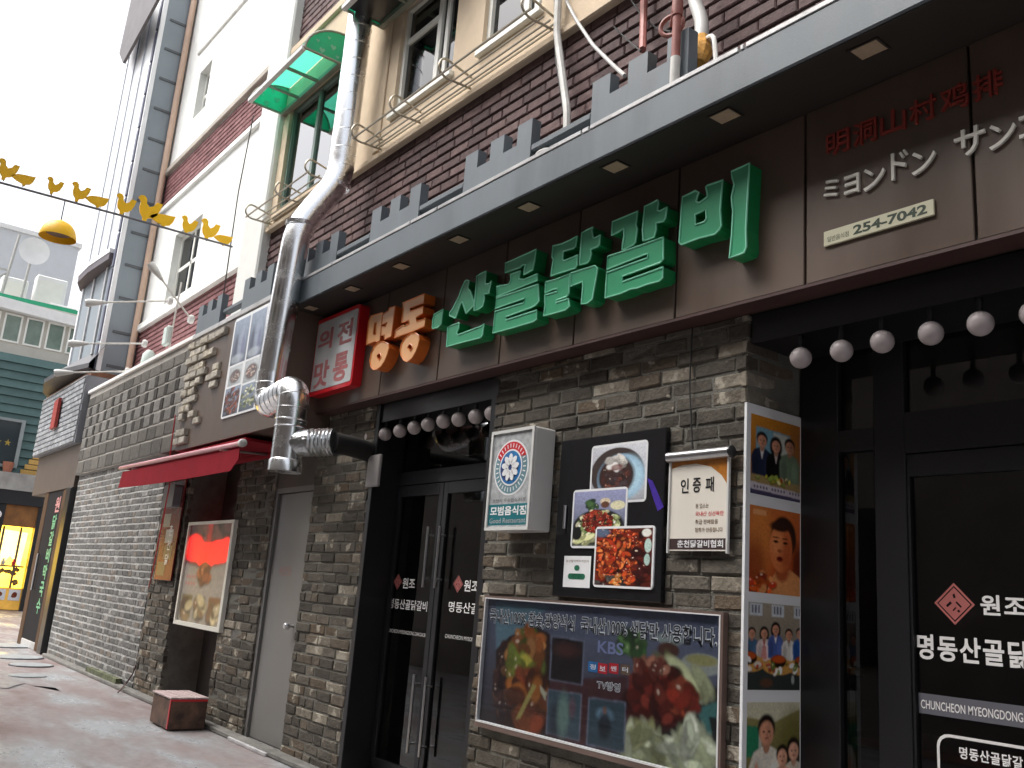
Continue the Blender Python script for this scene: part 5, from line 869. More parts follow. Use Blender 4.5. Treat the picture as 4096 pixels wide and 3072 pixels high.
mb = MB(); mb.box(XL-.06, XL+.52, -.10, .32, 3.72, 12.0, M_RWHITE, .02); mb.build('corner_pilaster', None, BB)
for a, b in ((-7.36, -7.24), (-6.62, -6.52)): mb = MB(); mb.box(a, b, -.055, -.034, CB+.02, CT-.002, M_CREAM, .008); mb.build('pilaster_strip', None, band)
for k, (a, b, c, e) in enumerate(WIN):
    mw = M_WFRAME if k else mat('green_grey_window_frame', (.16, .24, .20), .4)
    mb = MB(); s_ = .045; mb.prism(WALL, [(a, c), (b, c), (b, e), (a, e)], -.06, .0, mw, holes=[[(a+s_, c+s_), (b-s_, c+s_), (b-s_, e-s_), (a+s_, e-s_)]]); wn = mb.build('window', None, BB)
    m_ = (a+b)/2+(.12 if k else .05)
    mb = MB(); mb.box(m_-.03, m_+.03, .005, .045, c+s_, e-s_, mw, .003)
    if k: mb.box(m_+.09, m_+.14, .01, .05, c+s_, e-s_, mw, .003); mb.box(a+s_, m_-.03, .01, .045, 5.93, 5.985, mw, .003)
    mb.build('mullion', None, wn)
    mb = MB(); mb.box(a+s_, b-s_, .030, .036, c+s_, e-s_, M_WGLASS if k else glass_mat('pale_window_glass', (.25, .35, .32), boost=.25)); mb.build('pane', None, wn)
    mb = MB(); mb.box(a-.03, b+.03, -.075, .06, c-.05, c-.001, M_WFRAME if k else M_CREAM, .006); mb.build('sill', None, wn)
mb = MB(); mb.box(-8.6, -2.4, .28, .36, 5.0, 6.4, M_DARKIN); mb.build('dark_room_backing', None, BB)
# barrel canopies of green plastic
M_CFR = mat('dull_canopy_frame', (.24, .25, .20), .5, var=.2)
def canopy(x0, x1, label, add_dark_board=False):
    t = thing('window_canopy', label, 'canopy', ((x0+x1)/2, 0, 6.28), 'green barrel canopies over the windows'); dy, z0_, hh = .40, 6.28, .32
    prof = [(-dy*math.cos(a), z0_+hh*math.sin(a)) for a in [math.pi*.5*i/8 for i in range(9)]]
    mb = MB(); vs_ = [Vector((x, y-.04, z)) for x in (x0, x1) for y, z in prof]; fs = [(i, i+1, i+10, i+9) for i in range(8)]; mb.add(vs_, fs, M_GREENP); mb.build('barrel_sheet', None, t, True)
    for x in (x0, x1):
        F = Frame((x, 0, 0), (0, -1, 0), (0, 0, 1), (1, 0, 0)); mb = MB(); mb.prism(F, [(.04, z0_)]+[(-y+.04, z) for y, z in prof], -.004, .004, M_GREENP); ec = mb.build('end_sheet', None, t)
        for k in range(6):
            u, v, s_ = .1+.055*k, z0_+.05+.08*((k*7) % 3), .02+.012*(k % 2)
            if (u/.42)**2+((v-z0_)/hh)**2 < .8: mb = MB(); mb.prism(F, [(u+s_*p, v+s_*q) for p, q in ((0, -1), (1, .2), (.6, .9), (0, .5), (-.6, .9), (-1, .2))], -.006, .006, M_PALEG); mb.build('heart_print', None, ec)
        mb = MB(); mb.tube([(x, y-.04, z) for y, z in prof], .014, M_CFR, 6); mb.tube([(x, -.04, z0_), (x, -dy-.04, z0_)], .014, M_CFR, 6); mb.build('rib', None, t)
    mb = MB(); mb.box(x0, x1, -dy-.065, -dy-.02, z0_-.025, z0_+.03, M_WPLASTIC, .006); mb.build('gutter_bar', None, t)
    mb = MB(); mb.box(x0, x1, -.09, -.036, z0_-.02, z0_+.03, M_CFR, .005)
    for k in (1, 2): xx = x0+(x1-x0)*k/3; mb.box(xx-.015, xx+.015, -dy-.019, -.091, z0_-.012, z0_+.012, M_CFR)
    mb.build('under_bars', None, t)
    if add_dark_board: mb = MB(); mb.box(x0+.02, x1-.02, -dy-.01, -.095, z0_+.016, z0_+.03, M_BLACK); mb.build('added_dark_board', None, t)  # dark board added to cut the green light cast below
canopy(-8.86, -7.52, 'green arched plastic canopy over the leftmost window'); canopy(-6.72, -5.30, 'green arched plastic canopy over the window right of the duct', True)
def rack(x0, x1, label, hoops):
    t = thing('window_rack', label, 'rack', ((x0+x1)/2, 0, 4.99), 'wire racks below the windows'); mr_ = mat('pale_wire', (.42, .38, .30), .45, metal=.4, var=.2)
    for y in (-.30, -.19, -.135, -.09, -.06): mb = MB(); mb.tube([(x0, y, 4.99), (x1, y, 4.985)], .008 if y > -.3 else .009, mr_, 6); mb.build('rod', None, t)
    for x in hoops:
        mb = MB(); mb.tube(arc_path([(x, -.04, 5.07), (x, -.30, 5.13), (x, -.34, 5.03), (x, -.28, 4.972), (x, -.04, 4.98)], .07, 4), .009, mr_, 8); mb.build('hoop', None, t, True)
rack(-6.50, -4.12, 'wire rack under the two white framed windows', (-6.48, -5.85, -5.15, -4.18)); rack(-8.85, -7.35, 'wire rack under the leftmost green window', (-8.8, -8.05, -7.38))
# pipes and cables on the upper wall
def pipe(name, pts, r_, m_, label, cat, n=8):
    mb = MB(); mb.tube(arc_path(pts, .06, 3) if len(pts) > 2 else pts, r_, m_, n); return tag(mb.build(name, None, None, True), label, cat)
p0 = PY(B1(400, 0), -.09); p1 = PY(B1(478, 960), -.12); p2 = PY(B1(490, 1180), -.14)
pipe('white_conduit', [(p0.x-.02, -.09, 7.0), p0, (p0.x+.01, -.09, p0.z-.25), p1, (p2.x, -.14, 3.73)], .024, M_WPIPE, 'white plastic conduit running down between windows and eave', 'pipe')
pipe('black_cable', [(p0.x-.06, -.07, 6.9), (p0.x-.055, -.07, p0.z), PY(B1(380, 500), -.08), PY(B1(455, 985), -.1), (p2.x-.03, -.12, 3.735)], .009, M_WIRE, 'black cable running down beside the white conduit', 'cable')
pipe('grey_diagonal_cable', [PY(B1(470, 10), -.05), PY(B1(560, 180), -.06), PY(B1(700, 390), -.1), PY(B1(870, 560), -.2), PY(B1(975, 655), -.36)], .012, M_PIPE, 'grey cable running diagonally down to the parapet blocks', 'cable')
pipe('thin_cable', [PY(B1(1030, 0), -.03), PY(B1(1130, 150), -.03), PY(B1(1250, 250), -.03), PY(B1(1370, 270), -.1)], .005, M_WIRE, 'thin dark wire crossing the brick wall above the parapet', 'cable', 5)
pipe('thin_cable', [PY(B1(880, 230), -.02), PY(B1(980, 330), -.03), PY(B1(1110, 440), -.25)], .005, M_WIRE, 'thin dark wire sagging toward the red pipe', 'cable', 5)
p0 = PY(B1(1140, 0), -.06); p1 = PY(B1(1128, 430), -.2); pipe('red_pipe', [(p0.x, -.06, 7.2), p0, (p0.x+.005, -.06, p0.z-.15), p1], .021, M_REDPIPE, 'thin red pipe ending behind the parapet block', 'pipe')
p0 = PY(B1(1430, 60), -.458); p1 = PY(B1(1405, 690), -.458); t = thing('red_standpipe', 'red standpipe with a round valve wheel rising from the eave', 'pipe', (p1.x, -.4, 3.73))
mb = MB(); mb.tube([(p0.x, -.458, p0.z), (p0.x, -.458, 3.89)], .021, M_REDPIPE, 12); mb.build('pipe', None, t, True); mb = MB(); mb.tube([(p0.x, -.458, 3.89), (p1.x, -.458, 3.746)], .024, M_WPIPE, 12); mb.build('foot_sleeve', None, t, True)
mb = MB(); c = Vector((p0.x-.07, -.42, p0.z-.05)); mb.tube([c+Vector((math.cos(2*math.pi*j/20)*.055, .02*math.cos(2*math.pi*j/20), math.sin(2*math.pi*j/20)*.055)) for j in range(20)], .012, M_REDPIPE, 8, closed=True); mb.tube([c, (p0.x, -.48, p0.z-.03)], .012, M_REDPIPE, 8); mb.build('valve_wheel', None, t, True)
mb = MB(); mb.lathe((p0.x, -.458, p0.z-.02), [(.027, -.03), (.029, 0), (.027, .05), (.012, .055)], M_REDPIPE, 12); mb.build('pipe_cap', None, t, True)
p0 = PY(B1(1575, 0), -.15); p1 = PY(B1(1640, 180), -.2); p2 = PY(B1(1640, 330), -.25)
pipe('grey_flexible_pipe', [(p0.x-.1, -.1, 5.6), p0, p1, p2, (p2.x+.03, -.3, 3.74)], .036, M_PIPE, 'thick grey flexible pipe bending down to the eave', 'pipe', 12)
mb = MB(); mb.tube([p2, (p2.x+.02, -.27, p2.z-.10), (p2.x+.05, -.32, p2.z-.2)], [.036, .055, .03], mat('orange_foam', (.55, .28, .06), .9, var=.4, vs=20, bump=1, bs=40), 10); tag(mb.build('foam_seal'), 'lump of orange sealing foam round the foot of the grey pipe', 'foam')
pipe('white_hose', [(p2.x+.02, -.25, p2.z-.02), (p2.x+.12, -.3, p2.z-.06), (p2.x+.2, -.36, 3.75)], .012, M_WPIPE, 'short white hose end lying on the eave', 'hose')
mb = MB(); q = PY(B1(1530, 400), -.28); mb.prism(WALL, [(q.x-.06, 3.735), (q.x+.09, 3.735), (q.x+.09, 4.02), (q.x+.02, 4.10), (q.x-.06, 4.06)], .26, .30, M_EAVED); tag(mb.build('metal_bracket'), 'dark grey metal bracket plate behind the red standpipe', 'bracket')
q = PY(B1(240, 1270), -.42); pipe('white_hose', [(q.x-.02, -.42, 3.745), (q.x-.02, -.42, 3.80), (q.x+.06, -.40, 3.81), (q.x+.1, -.38, 3.77)], .014, M_WPIPE, 'small white pipe elbow lying on the eave between parapet blocks', 'pipe')
# ------------------------------------------------------------------ neighbouring shop: limewashed wall and stone tile band
NS = thing('neighbour_shop', 'single storey shop with limewashed grey brick wall and slate tile band', 'shop', (-13.3, .2, 0))
mb = MB(); mb.box(-15.62, -11.12, .0060, .5, 0, 2.74, M_LIME); nw = mb.build('limewashed_wall', None, NS); random.seed(9)
put_bricks(WALL, lay(-15.6, -11.12, .03, 2.72, course=.082, length=.20, joint=.016, rnd=.5), .05, M_PALE, M_PALES, nw, 300, lambda q: (q[0]+11.1)**2*.3+(q[2]-1.2)**2*.2, jit=.0015)
TY = -.055; TZ0, TZ1 = 2.735, 4.05; mb = MB(); mb.box(-15.66, -9.5, TY+.009, .6, TZ0, TZ1, mat('pale_tile_joint', (.36, .34, .31), .95, var=.2, bump=.5)); tb = mb.build('tile_band', None, NS)
SL = [(0.0, (.072, .067, .060)), (.5, (.10, .094, .083)), (1.0, (.13, .122, .108))]
M_SLATE = brick_mat('grey_slate_tile', SL, bump=1.0); M_SLATED = brick_mat('dark_slate_tile', [(0, (.02, .019, .017)), (1, (.04, .037, .033))], bump=.6); M_SLATEL = brick_mat('light_slate_tile', [(0, (.125, .12, .11)), (1, (.175, .168, .155))], bump=.8)
FT_ = Frame((0, TY, 0)); big, dark, lite = [], [], []; z = TZ0+.01; rows = [('b', .21), ('b', .19), ('c', .17), ('c', .17), ('c', .17), ('c', .17), ('b', .16)]
for ri, (k, h) in enumerate(rows):
    x = -15.64-(.1 if ri % 2 else 0)
    while x < -9.75:
        if k == 'b': l = random.uniform(.34, .52); big.append((max(x, -15.65), x+l-.022, z, z+h-.022)); x += l
        else: l = random.uniform(.27, .31); (lite if random.random() < .72 else big).append((max(x, -15.65), x+l-.02, z, z+h-.02)); x += l; dark.append((x, x+.115, z+.006, z+h-.02)); x += .13
    z += h
put_bricks(FT_, big, .03, M_SLATE, M_SLATE, tb, 300, key, style='new', jit=.002, name='slate_tile'); put_bricks(FT_, lite, .03, M_SLATEL, M_SLATEL, tb, 300, key, style='new', jit=.002, name='light_tile'); put_bricks(FT_, dark, .02, M_SLATED, M_SLATED, tb, 300, key, style='new', jit=.002, name='dark_tile')
mb = MB(); mb.box(-15.7, -9.5, TY-.03, .6, TZ1+.002, TZ1+.06, M_WHITE, .008); mb.build('roof_flashing', None, NS)
mb = MB(); mb.box(-15.7, -9.5, .0, .9, TZ1-.1, TZ1+.001, M_DARKIN); mb.build('flat_roof', None, NS)
mb = MB(); mb.box(-12.9, -11.5, -.08, -.012, .0, .10, mat('mossy_base', (.10, .11, .06), .95, var=.6, vs=9, bump=1)); mb.build('mossy_base_course', None, NS)
mb = MB(); mb.tube([PZ(A4(1020, 1005), .02), PY(A4(1090, 930), -.04), PY(A4(1150, 840), -.02), PY(A4(1175, 765), -.015)], .008, mat('brown_stalk', (.10, .05, .05), .8), 6); tag(mb.build('leaning_stick'), 'thin brown stick leaning against the foot of the limewashed wall', 'stick')
# ------------------------------------------------------------------ white building set back above the shop
WY = .60; WB = thing('white_building', 'overexposed white stucco building with red brick bands behind the corner pilaster', 'building', (-13.5, .8, 4))
def PW(q): return PY(q, WY)
sz = PW(A2(1600, 935)).z; bt = PW(A1(1900, 1100)).z; bb_ = PW(A1(2140, 1250)).z
zsill, zb0, zb1 = 5.42, 7.55, 8.22
X0, X1 = -16.0, -9.0; wx0, wx1, wz0, wz1 = -14.75, -13.45, 5.55, 6.75; nx0, nx1, nz0, nz1 = -14.95, -14.35, 8.95, 9.85
mb = MB(); mb.prism(WALL, [(X0, zsill), (X1, zsill), (X1, zb0), (X0, zb0)], -WY-.3, -WY, M_RWHITE, holes=[[(wx0, wz0), (wx1, wz0), (wx1, wz1), (wx0, wz1)]]); mb.prism(WALL, [(X0, zb1), (X1, zb1), (X1, 14), (X0, 14)], -WY-.3, -WY, M_RWHITE, holes=[[(nx0, nz0), (nx1, nz0), (nx1, nz1), (nx0, nz1)]]); ww = mb.build('stucco_wall', None, WB)
mb = MB(); mb.box(X0, X1, WY+.02, WY+.3, 3.9, zsill, M_REDM); mb.box(X0, X1, WY+.02, WY+.3, zb0, zb1, M_REDM); bw = mb.build('brick_band', None, WB)
M_RED2 = brick_mat('bright_red_brickwork', [(0, (.17, .075, .078)), (.6, (.22, .10, .102)), (1, (.26, .13, .13))], island=True, rough=.8, bump=.3)
M_RED2I = brick_mat('bright_red_brick', [(0, (.17, .075, .078)), (.6, (.22, .10, .102)), (1, (.26, .13, .13))], rough=.8, bump=.3)
put_bricks(Frame((0, WY, 0)), lay(X0, -11.4, 3.95, zsill-.02, course=.082, length=.235, joint=.014, jx=.005, rnd=.06)+lay(X0, -11.4, zb0+.01, zb1-.01, course=.082, length=.235, joint=.014, jx=.005, rnd=.06), .05, M_RED2I, M_RED2, bw, 240, key, style='new', jit=.002)
mb = MB(); mb.box(X0, X1, WY-.07, WY+.05, zsill-.12, zsill-.001, M_RWHITE, .01); mb.build('string_course', None, WB); mb = MB(); mb.box(X0, X1, WY-.05, WY+.05, zb0-.10, zb0-.001, M_RWHITE, .01); mb.build('string_course', None, WB); mb = MB(); mb.box(X0, X1, WY-.06, WY+.05, zb1+.001, zb1+.10, mat('weathered_coping', (.40, .36, .31), .9, var=.2), .01); mb.build('string_course', None, WB)
for a, b, c, e in ((wx0, wx1, wz0, wz1), (nx0, nx1, nz0, nz1)):
    mb = MB(); s_ = .06; mb.prism(WALL, [(a, c), (b, c), (b, e), (a, e)], -WY-.17, -WY-.11, M_WFRAME, holes=[[(a+s_, c+s_), (b-s_, c+s_), (b-s_, e-s_), (a+s_, e-s_)]]); wn = mb.build('window', None, WB)
    mb = MB(); mb.box(a+s_, b-s_, WY+.12, WY+.16, (c+e)/2-.03, (c+e)/2+.03, M_WFRAME); mb.box((a+b)/2-.03, (a+b)/2+.03, WY+.12, WY+.16, c+s_, e-s_, M_WFRAME); mb.build('glazing_bar', None, wn)
    mb = MB(); mb.box(a+s_, b-s_, WY+.135, WY+.14, c+s_, e-s_, M_WGLASS); mb.build('pane', None, wn)
mb = MB(); mb.box(X0+.1, X1, WY+.31, WY+.4, 4, 12, M_DARKIN); mb.build('dark_room_backing', None, WB)
mb = MB(); q = PW(A1(1490, 1300)); mb.tube([(-15.93, WY-.08, 4.2), (-15.93, WY-.08, 13)], .055, mat('peach_downpipe', (.62, .44, .33), .6, var=.1), 10); mb.build('downpipe', None, WB, True)
mb = MB(); mb.tube([PW(A1(1720, 470)), PW(A1(2180, -60))], .035, M_WPIPE, 8); mb.build('waste_pipe', None, WB, True)
# ------------------------------------------------------------------ corner building with grey slotted side wall
CBD = thing('corner_building', 'tall pale corner building with a grey slotted side wall and projecting bay', 'building', (-17.5, .5, 0))
TX = -16.0; M_TGREY = mat('blue_grey_cladding', (.235, .275, .305), .5, var=.08, vs=.8); M_TW = mat('white_cladding', (.82, .83, .84), .5, var=.04); M_SLOT = mat('dark_slot', (.10, .11, .12), .6, var=0)
mb = MB(); mb.box(-18.4, TX, .06, 5.0, 4.0, 16.0, M_TGREY); sw = mb.build('side_wall', None, CBD)
zs_ = [4.62+.60*i for i in range(15)]
for z in zs_: mb = MB(); mb.box(TX, TX+.02, .18, .50, z, z+.045, M_SLOT); mb.build('slot', None, sw)
mb = MB(); mb.box(TX-.01, TX+.03, .02, .10, 4.2, 16, M_TW, .006); mb.build('corner_strip', None, sw)
for i in range(17): mb = MB(); mb.box(TX-.14, TX-.03, .0, .058, 4.4+.66*i, 4.4+.66*i+.60, mat('dark_blue_gap', (.10, .11, .16), .5, var=0) if i == 0 else bpy.data.materials['dark_blue_gap']); mb.build('gap_panel', None, sw)
mb = MB(); n = 9; prof = [(TX-.16, .02), (TX-.6, -.03), (-17.3, -.06), (-18.0, -.05), (-18.5, .10), (-18.85, .40), (-19.0, .8)]
F2 = Frame((0, 0, 0), (1, 0, 0), (0, 1, 0), (0, 0, 1)); mb.prism(F2, prof+[(-19, 3), (TX-.16, 3)], 6.65, 16.0, M_TW); ub = mb.build('upper_bay', None, CBD)
for a in (.16, .32, .5, .68, .86):
    k = a*5.0; i = int(k); p = Vector(prof[i]+(0,)).lerp(Vector(prof[i+1]+(0,)), k-i); mb = MB(); mb.tube([(p.x, p.y-.02, 6.7), (p.x, p.y-.02, 15.9)], .013, mat('grey_blue_mullion', (.30, .34, .40), .5), 6); mb.build('mullion', None, ub)
mb = MB(); mb.prism(F2, [(TX-.17, -.06), (-17.3, -.14), (-18.1, -.13), (-18.6, .03), (-18.95, .36), (-19.1, .8), (-19.1, 3), (TX-.17, 3)], 6.52, 6.64, mat('dark_purple_soffit', (.10, .085, .10), .6, var=.1)); mb.build('bay_soffit', None, CBD)
mb = MB(); mb.prism(F2, [(TX-.17, -.07), (-17.3, -.15), (-18.1, -.14), (-18.62, .02), (-18.97, .35), (-19.12, .8), (-19.1, .82), (TX-.17, .05)], 6.6405, 6.72, M_TW); mb.build('bay_trim', None, CBD)
mb = MB(); mb.box(-18.7, TX-.02, .10, 3, 4.2, 6.518, M_TGREY); lb = mb.build('lower_wall', None, CBD)
for xx in (-16.6, -17.5, -18.35): mb = MB(); mb.box(xx-.05, xx+.05, .03, .098, 4.9, 6.5, M_TW if xx < -18 else M_FLASH); mb.build('panel_rib', None, lb)
M_AWN = mat('dark_slate_canopy', (.05, .05, .055), .5, var=.2); mb = MB(); rim = [(-15.95, -.10), (-17.0, -.32), (-18.2, -.34), (-19.2, -.16), (-19.9, .25)]
mb.add([Vector((x, y, 4.62)) for x, y in rim]+[Vector((x*.985-.1, .12, 5.0)) for x, y in rim]+[Vector((x, y, 4.54)) for x, y in rim]+[Vector((x, .15, 4.5)) for x, y in rim], [q for i in range(4) for q in ((i, i+1, i+6, i+5), (i+10, i+11, i+1, i), (i+15, i+16, i+11, i+10))], M_AWN); mb.build('curved_canopy', None, CBD)
mb = MB(); mb.box(-19.4, -15.9, -.05, .6, 4.38, 4.49, mat('brown_wood_soffit', (.20, .09, .045), .6, var=.4, vs=6, streak=(8, 1, 1))); mb.build('wood_soffit', None, CBD)
M_WTILE = brick_mat('white_tile_brick', [(0, (.22, .23, .245)), (1, (.34, .355, .37))], rough=.5, bump=.2); mb = MB(); mb.box(-19.0, -15.72, -.138, .5, 3.26, 4.37, mat('grey_tile_joint', (.20, .21, .23), .8)); wt = mb.build('white_tile_band', None, CBD)
put_bricks(Frame((0, -.16, 0)), lay(-18.98, -15.74, 3.28, 4.36, course=.088, length=.27, joint=.02, rnd=.05), .02, M_WTILE, M_WTILE, wt, 200, key, style='new', jit=.001, name='tile')
mb = MB(); mb.prism(Frame((0, -.18, 0)), [(-17.45, 3.62), (-17.12, 3.64), (-17.15, 4.16), (-17.47, 4.12)], 0, .05, mat('dark_red_plate', (.30, .03, .02), .5, var=.15)); tag(mb.build('red_plate_sign'), 'small dark red plate on the white tiled corner', 'sign')
mb = MB(); mb.box(-18.9, -15.66, -.05, .5, 2.55, 3.255, mat('dark_brown_cladding', (.07, .05, .04), .6, var=.15)); mb.build('brown_lintel', None, CBD)
M_COL = mat('brown_door_post', (.08, .045, .025), .8, var=.25, vs=6, spec=.15)
for a, b in ((-15.95, -15.66), (-16.35, -15.96), (-17.75, -17.45)): mb = MB(); mb.box(a, b, -.08 if a == -15.95 else -.04, .3, 0, 2.548, M_BLACK if a == -15.95 else M_COL, .01); mb.build('door_post', None, CBD)
mb = MB(); mb.box(-17.44, -16.36, -.032, .10, .12, 2.545, mat('black_shop_door', (.015, .015, .018), .8, spec=.1)); cdoor = mb.build('shop_door', None, CBD)
mb = MB(); mb.tube([(-17.2, -.07, .9), (-17.2, -.07, 1.5)], .02, M_STEEL, 8); mb.build('handle', None, cdoor)
mb = MB(); mb.box(-17.44, -16.36, -.04, .3, 0, .118, M_FLASH, .01); mb.build('door_step', None, CBD)
for k, ch in enumerate('닭갈비막국수'): mb = MB(); mb.text(Frame((0, -.034, 0)), ch, -16.78, -16.50, 2.14-.27*k-.24, 2.14-.27*k, 0, mat('green_vinyl_letter', (.10, .36, .20), .5) if k == 0 else bpy.data.materials['green_vinyl_letter'], bold=.03); mb.build('letter', None, cdoor)
mb = MB(); mb.text(Frame((0, -.034, 0)), '원', -16.80, -16.46, 2.18, 2.44, 0, mat('pink_vinyl_letter', (.5, .22, .22), .5), bold=.03); mb.build('letter', None, cdoor)
# dark cornice sticking out high up
mb = MB(); p = [PY(A1(*q), -.25) for q in ((1035, 460), (1065, 545), (1370, -20), (1140, -20))]; mb.prism(WALL, [(q.x, q.z) for q in p], .21, .26, mat('dark_cornice', (.09, .08, .085), .6, var=.2, vs=3)); mb.build('high_cornice', None, CBD)
# ------------------------------------------------------------------ far end of the street
GX = -30.0; GF = Frame((GX, 0, 0), (0, 1, 0), (0, 0, 1), (1, 0, 0))
GH = thing('green_clapboard_shop', 'dark green clapboard shop with a yellow lit window at the street end', 'shop', (GX-2, 1, 0))
M_CLAP = mat('green_clapboard', (.07, .13, .125), .6, var=.15, vs=3, rnd=.15); M_CLAPY = mat('yellow_lit_clapboard', (.50, .30, .08), .6, var=.15); M_GD = mat('dark_green_shade', (.03, .055, .055), .7)
mb = MB(); mb.box(GX-6, GX-.06, -8, 8, 0, 7.3, M_GD); gw = mb.build('wall', None, GH)
z = 3.85; i = 0
while z < 7.2:
    mb = MB(); h_ = .24; mb.add([(GX-.06, -6, z), (GX+.03, -6, z), (GX-.03, -6, z+h_), (GX-.06, -6, z+h_), (GX-.06, 5, z), (GX+.03, 5, z), (GX-.03, 5, z+h_), (GX-.06, 5, z+h_)], [(0, 1, 2, 3), (7, 6, 5, 4), (1, 5, 6, 2), (0, 4, 5, 1), (3, 2, 6, 7)], M_CLAP); mb.build('clapboard', None, gw); z += .25
for k in range(8):
    mb = MB(); zz = 3.86+.16*k; mb.box(GX+.035, GX+.06, 1.42+.085*k, 3.2, zz, zz+.14, M_CLAPY, .01); mb.build('yellow_board', None, gw)
mb = MB(); mb.box(GX+.031, GX+.09, -3, 1.25, 4.05, 5.35, mat('black_window', (.02, .03, .035), .15)); gwn = mb.build('window', None, GH)
mb = MB(); mb.prism(GF, [(-3.05, 4.0), (1.30, 4.0), (1.30, 5.42), (-3.05, 5.42)], .032, .14, mat('grey_window_trim', (.24, .27, .27), .6), holes=[[(-2.97, 4.08), (1.2, 4.08), (1.2, 5.34), (-2.97, 5.34)]]); mb.build('frame', None, gwn)
mb = MB()
for k in range(3): mb.text(GF, '★', .35+.25*k, .53+.25*k, 4.62, 4.82, .092, PR_YEL)
mb.build('lettering', None, gwn)
mb = MB(); mb.box(GX-.05, GX+.45, -4, 4, 3.35, 3.84, mat('concrete_ledge', (.30, .29, .27), .8, var=.2)); mb.build('ledge', None, GH)
mb = MB(); mb.box(GX+.0, GX+.40, -4, 4, 2.95, 3.345, M_BLACK); mb.build('signboard', None, GH)
mb = MB(); mb.lathe((GX+.25, 1.05, 3.84), [(.11, 0), (.15, .26), (.15, .30)], mat('terracotta', (.32, .12, .07), .8), 12); tag(mb.build('flower_pot'), 'terracotta pot on the ledge of the green shop', 'pot')
mb = MB(); mb.box(GX-.02, GX+.30, -4, 4, 2.35, 2.945, mat('brown_beam', (.22, .09, .02), .6, var=.3, vs=4)); mb.build('beam', None, GH)
for y in (.2, 1.1, 2.15): mb = MB(); mb.box(GX+.10, GX+.34, y-.1, y+.1, 0, 2.944, M_BLACK); mb.build('post', None, GH)
M_LIT = mat('lit_yellow_shop_window', (1.0, .62, .05), .5, var=.35, vs=2.2, emit=2.4); M_LITP = mat('lit_poster', (.9, .7, .5), .5, var=.1, emit=1.0)
mb = MB(); mb.box(GX-.03, GX+.02, -4, 2.05, .62, 2.348, M_LIT); lw = mb.build('lit_window', None, GH)
mb = MB(); mb.rect(GF, .55, 1.10, 1.30, 1.95, .03, M_LITP); mb.rect(GF, 1.0, 1.02, .6, 2.3, .03, PR_BRN); mb.flat(GF, [(1.25, 2.25), (1.95, 2.2), (1.9, 1.2), (1.6, 1.5), (1.3, 1.1)], .031, mat('pale_yellow_lit_panel', (1, .8, .25), .5, var=.1, emit=1.4)); mb.build('window_display', None, lw)
for y in (.55, 1.3, 1.75): mb = MB(); mb.box(GX+.021, GX+.06, y-.03, y+.03, .62, 2.34, PR_BRN); mb.build('mullion', None, lw)
mb = MB(); mb.box(GX+.021, GX+.09, -3.9, 2.0, 1.20, 1.25, PR_BRN); mb.build('shelf', None, lw)
for k in range(7): mb = MB(); y = .1+.27*k; mb.lathe((GX+.055, y, 1.251), [(.05, 0), (.06, .08), (.03, .14), (.03, .18)], (PR_RED, PR_GREEN, PR_CREAM)[k % 3], 8); mb.build('jar', None, lw)
mb = MB()
for k in range(26):
    rr = random.Random(k); mb.flat(GF, blob(rr.uniform(.4, 1.9), rr.uniform(.75, 1.15), .08, .07, 7, .3, k), .034+.0005*k, FOOD_MIX)
mb.build('food_display', None, lw)
mb = MB(); mb.box(GX-.03, GX+.2, -4, 2.05, .02, .61, mat('amber_counter', (.55, .30, .05), .5, var=.2, emit=.25)); mb.build('counter_front', None, GH)
for k in range(5): mb = MB(); y = .2+.38*k; mb.box(GX+.201, GX+.215, y, y+.3, .28, .58, M_PRINTW); mb.flat(GF, blob(y+.15, .43, .08, .08, 10, .2, k), .216, FOOD_RED); mb.build('menu_picture', None, lw)
for k, y in enumerate((.72, .98)): mb = MB(); mb.lathe((GX+.42, y, 2.62), [(.10, 0), (.12, .03), (.12, .12), (.10, .15)], M_WHITE, 14, 'X'); tag(mb.build('round_wall_lamp'), 'small round white lamp on the brown beam of the green shop, %s one' % ('left', 'right')[k], 'lamp')
CRB = thing('cream_upper_building', 'cream building with a row of windows and a white roof edge above the green shop', 'building', (GX-2, 1, 7.3))
M_CRM = mat('cream_grey_wall', (.50, .48, .42), .8, var=.08); mb = MB(); mb.box(GX-6, GX-.4, -8, 6, 7.31, 9.05, M_CRM); mb.build('wall', None, CRB)
for k in range(9):
    y = -2.75+.60*k; mb = MB(); mb.prism(GF, [(y, 7.75), (y+.5, 7.75), (y+.5, 8.62), (y, 8.62)], -.42, -.36, M_WFRAME, holes=[[(y+.05, 7.8), (y+.45, 7.8), (y+.45, 8.57), (y+.05, 8.57)]]); wn = mb.build('window', None, CRB)
    mb = MB(); mb.box(GX-.395, GX-.39, y+.05, y+.45, 7.8, 8.57, mat('grey_green_glass', (.16, .22, .18), .2, var=.2) if k == 0 else bpy.data.materials['grey_green_glass']); mb.build('pane', None, wn)
mb = MB(); mb.add([(GX-.1, -8, 9.35), (GX-.1, 6, 8.75), (GX-6, -8, 9.35), (GX-6, 6, 8.75), (GX-.1, -8, 9.0), (GX-.1, 6, 8.45), (GX-.4, -8, 9.0), (GX-.4, 6, 8.45)], [(0, 1, 3, 2), (0, 4, 5, 1), (4, 6, 7, 5)], M_WHITE); mb.build('white_roof', None, CRB)
mb = MB(); mb.box(GX-.3, GX-.1, -8, 6, 7.0, 7.305, M_WHITE); mb.build('string_course', None, CRB)
mb = MB(); mb.box(GX-.6, GX-.4, -6, 5, 9.05, 9.18, mat('green_roof_edge', (.02, .30, .15), .6)); mb.build('green_gutter', None, CRB)
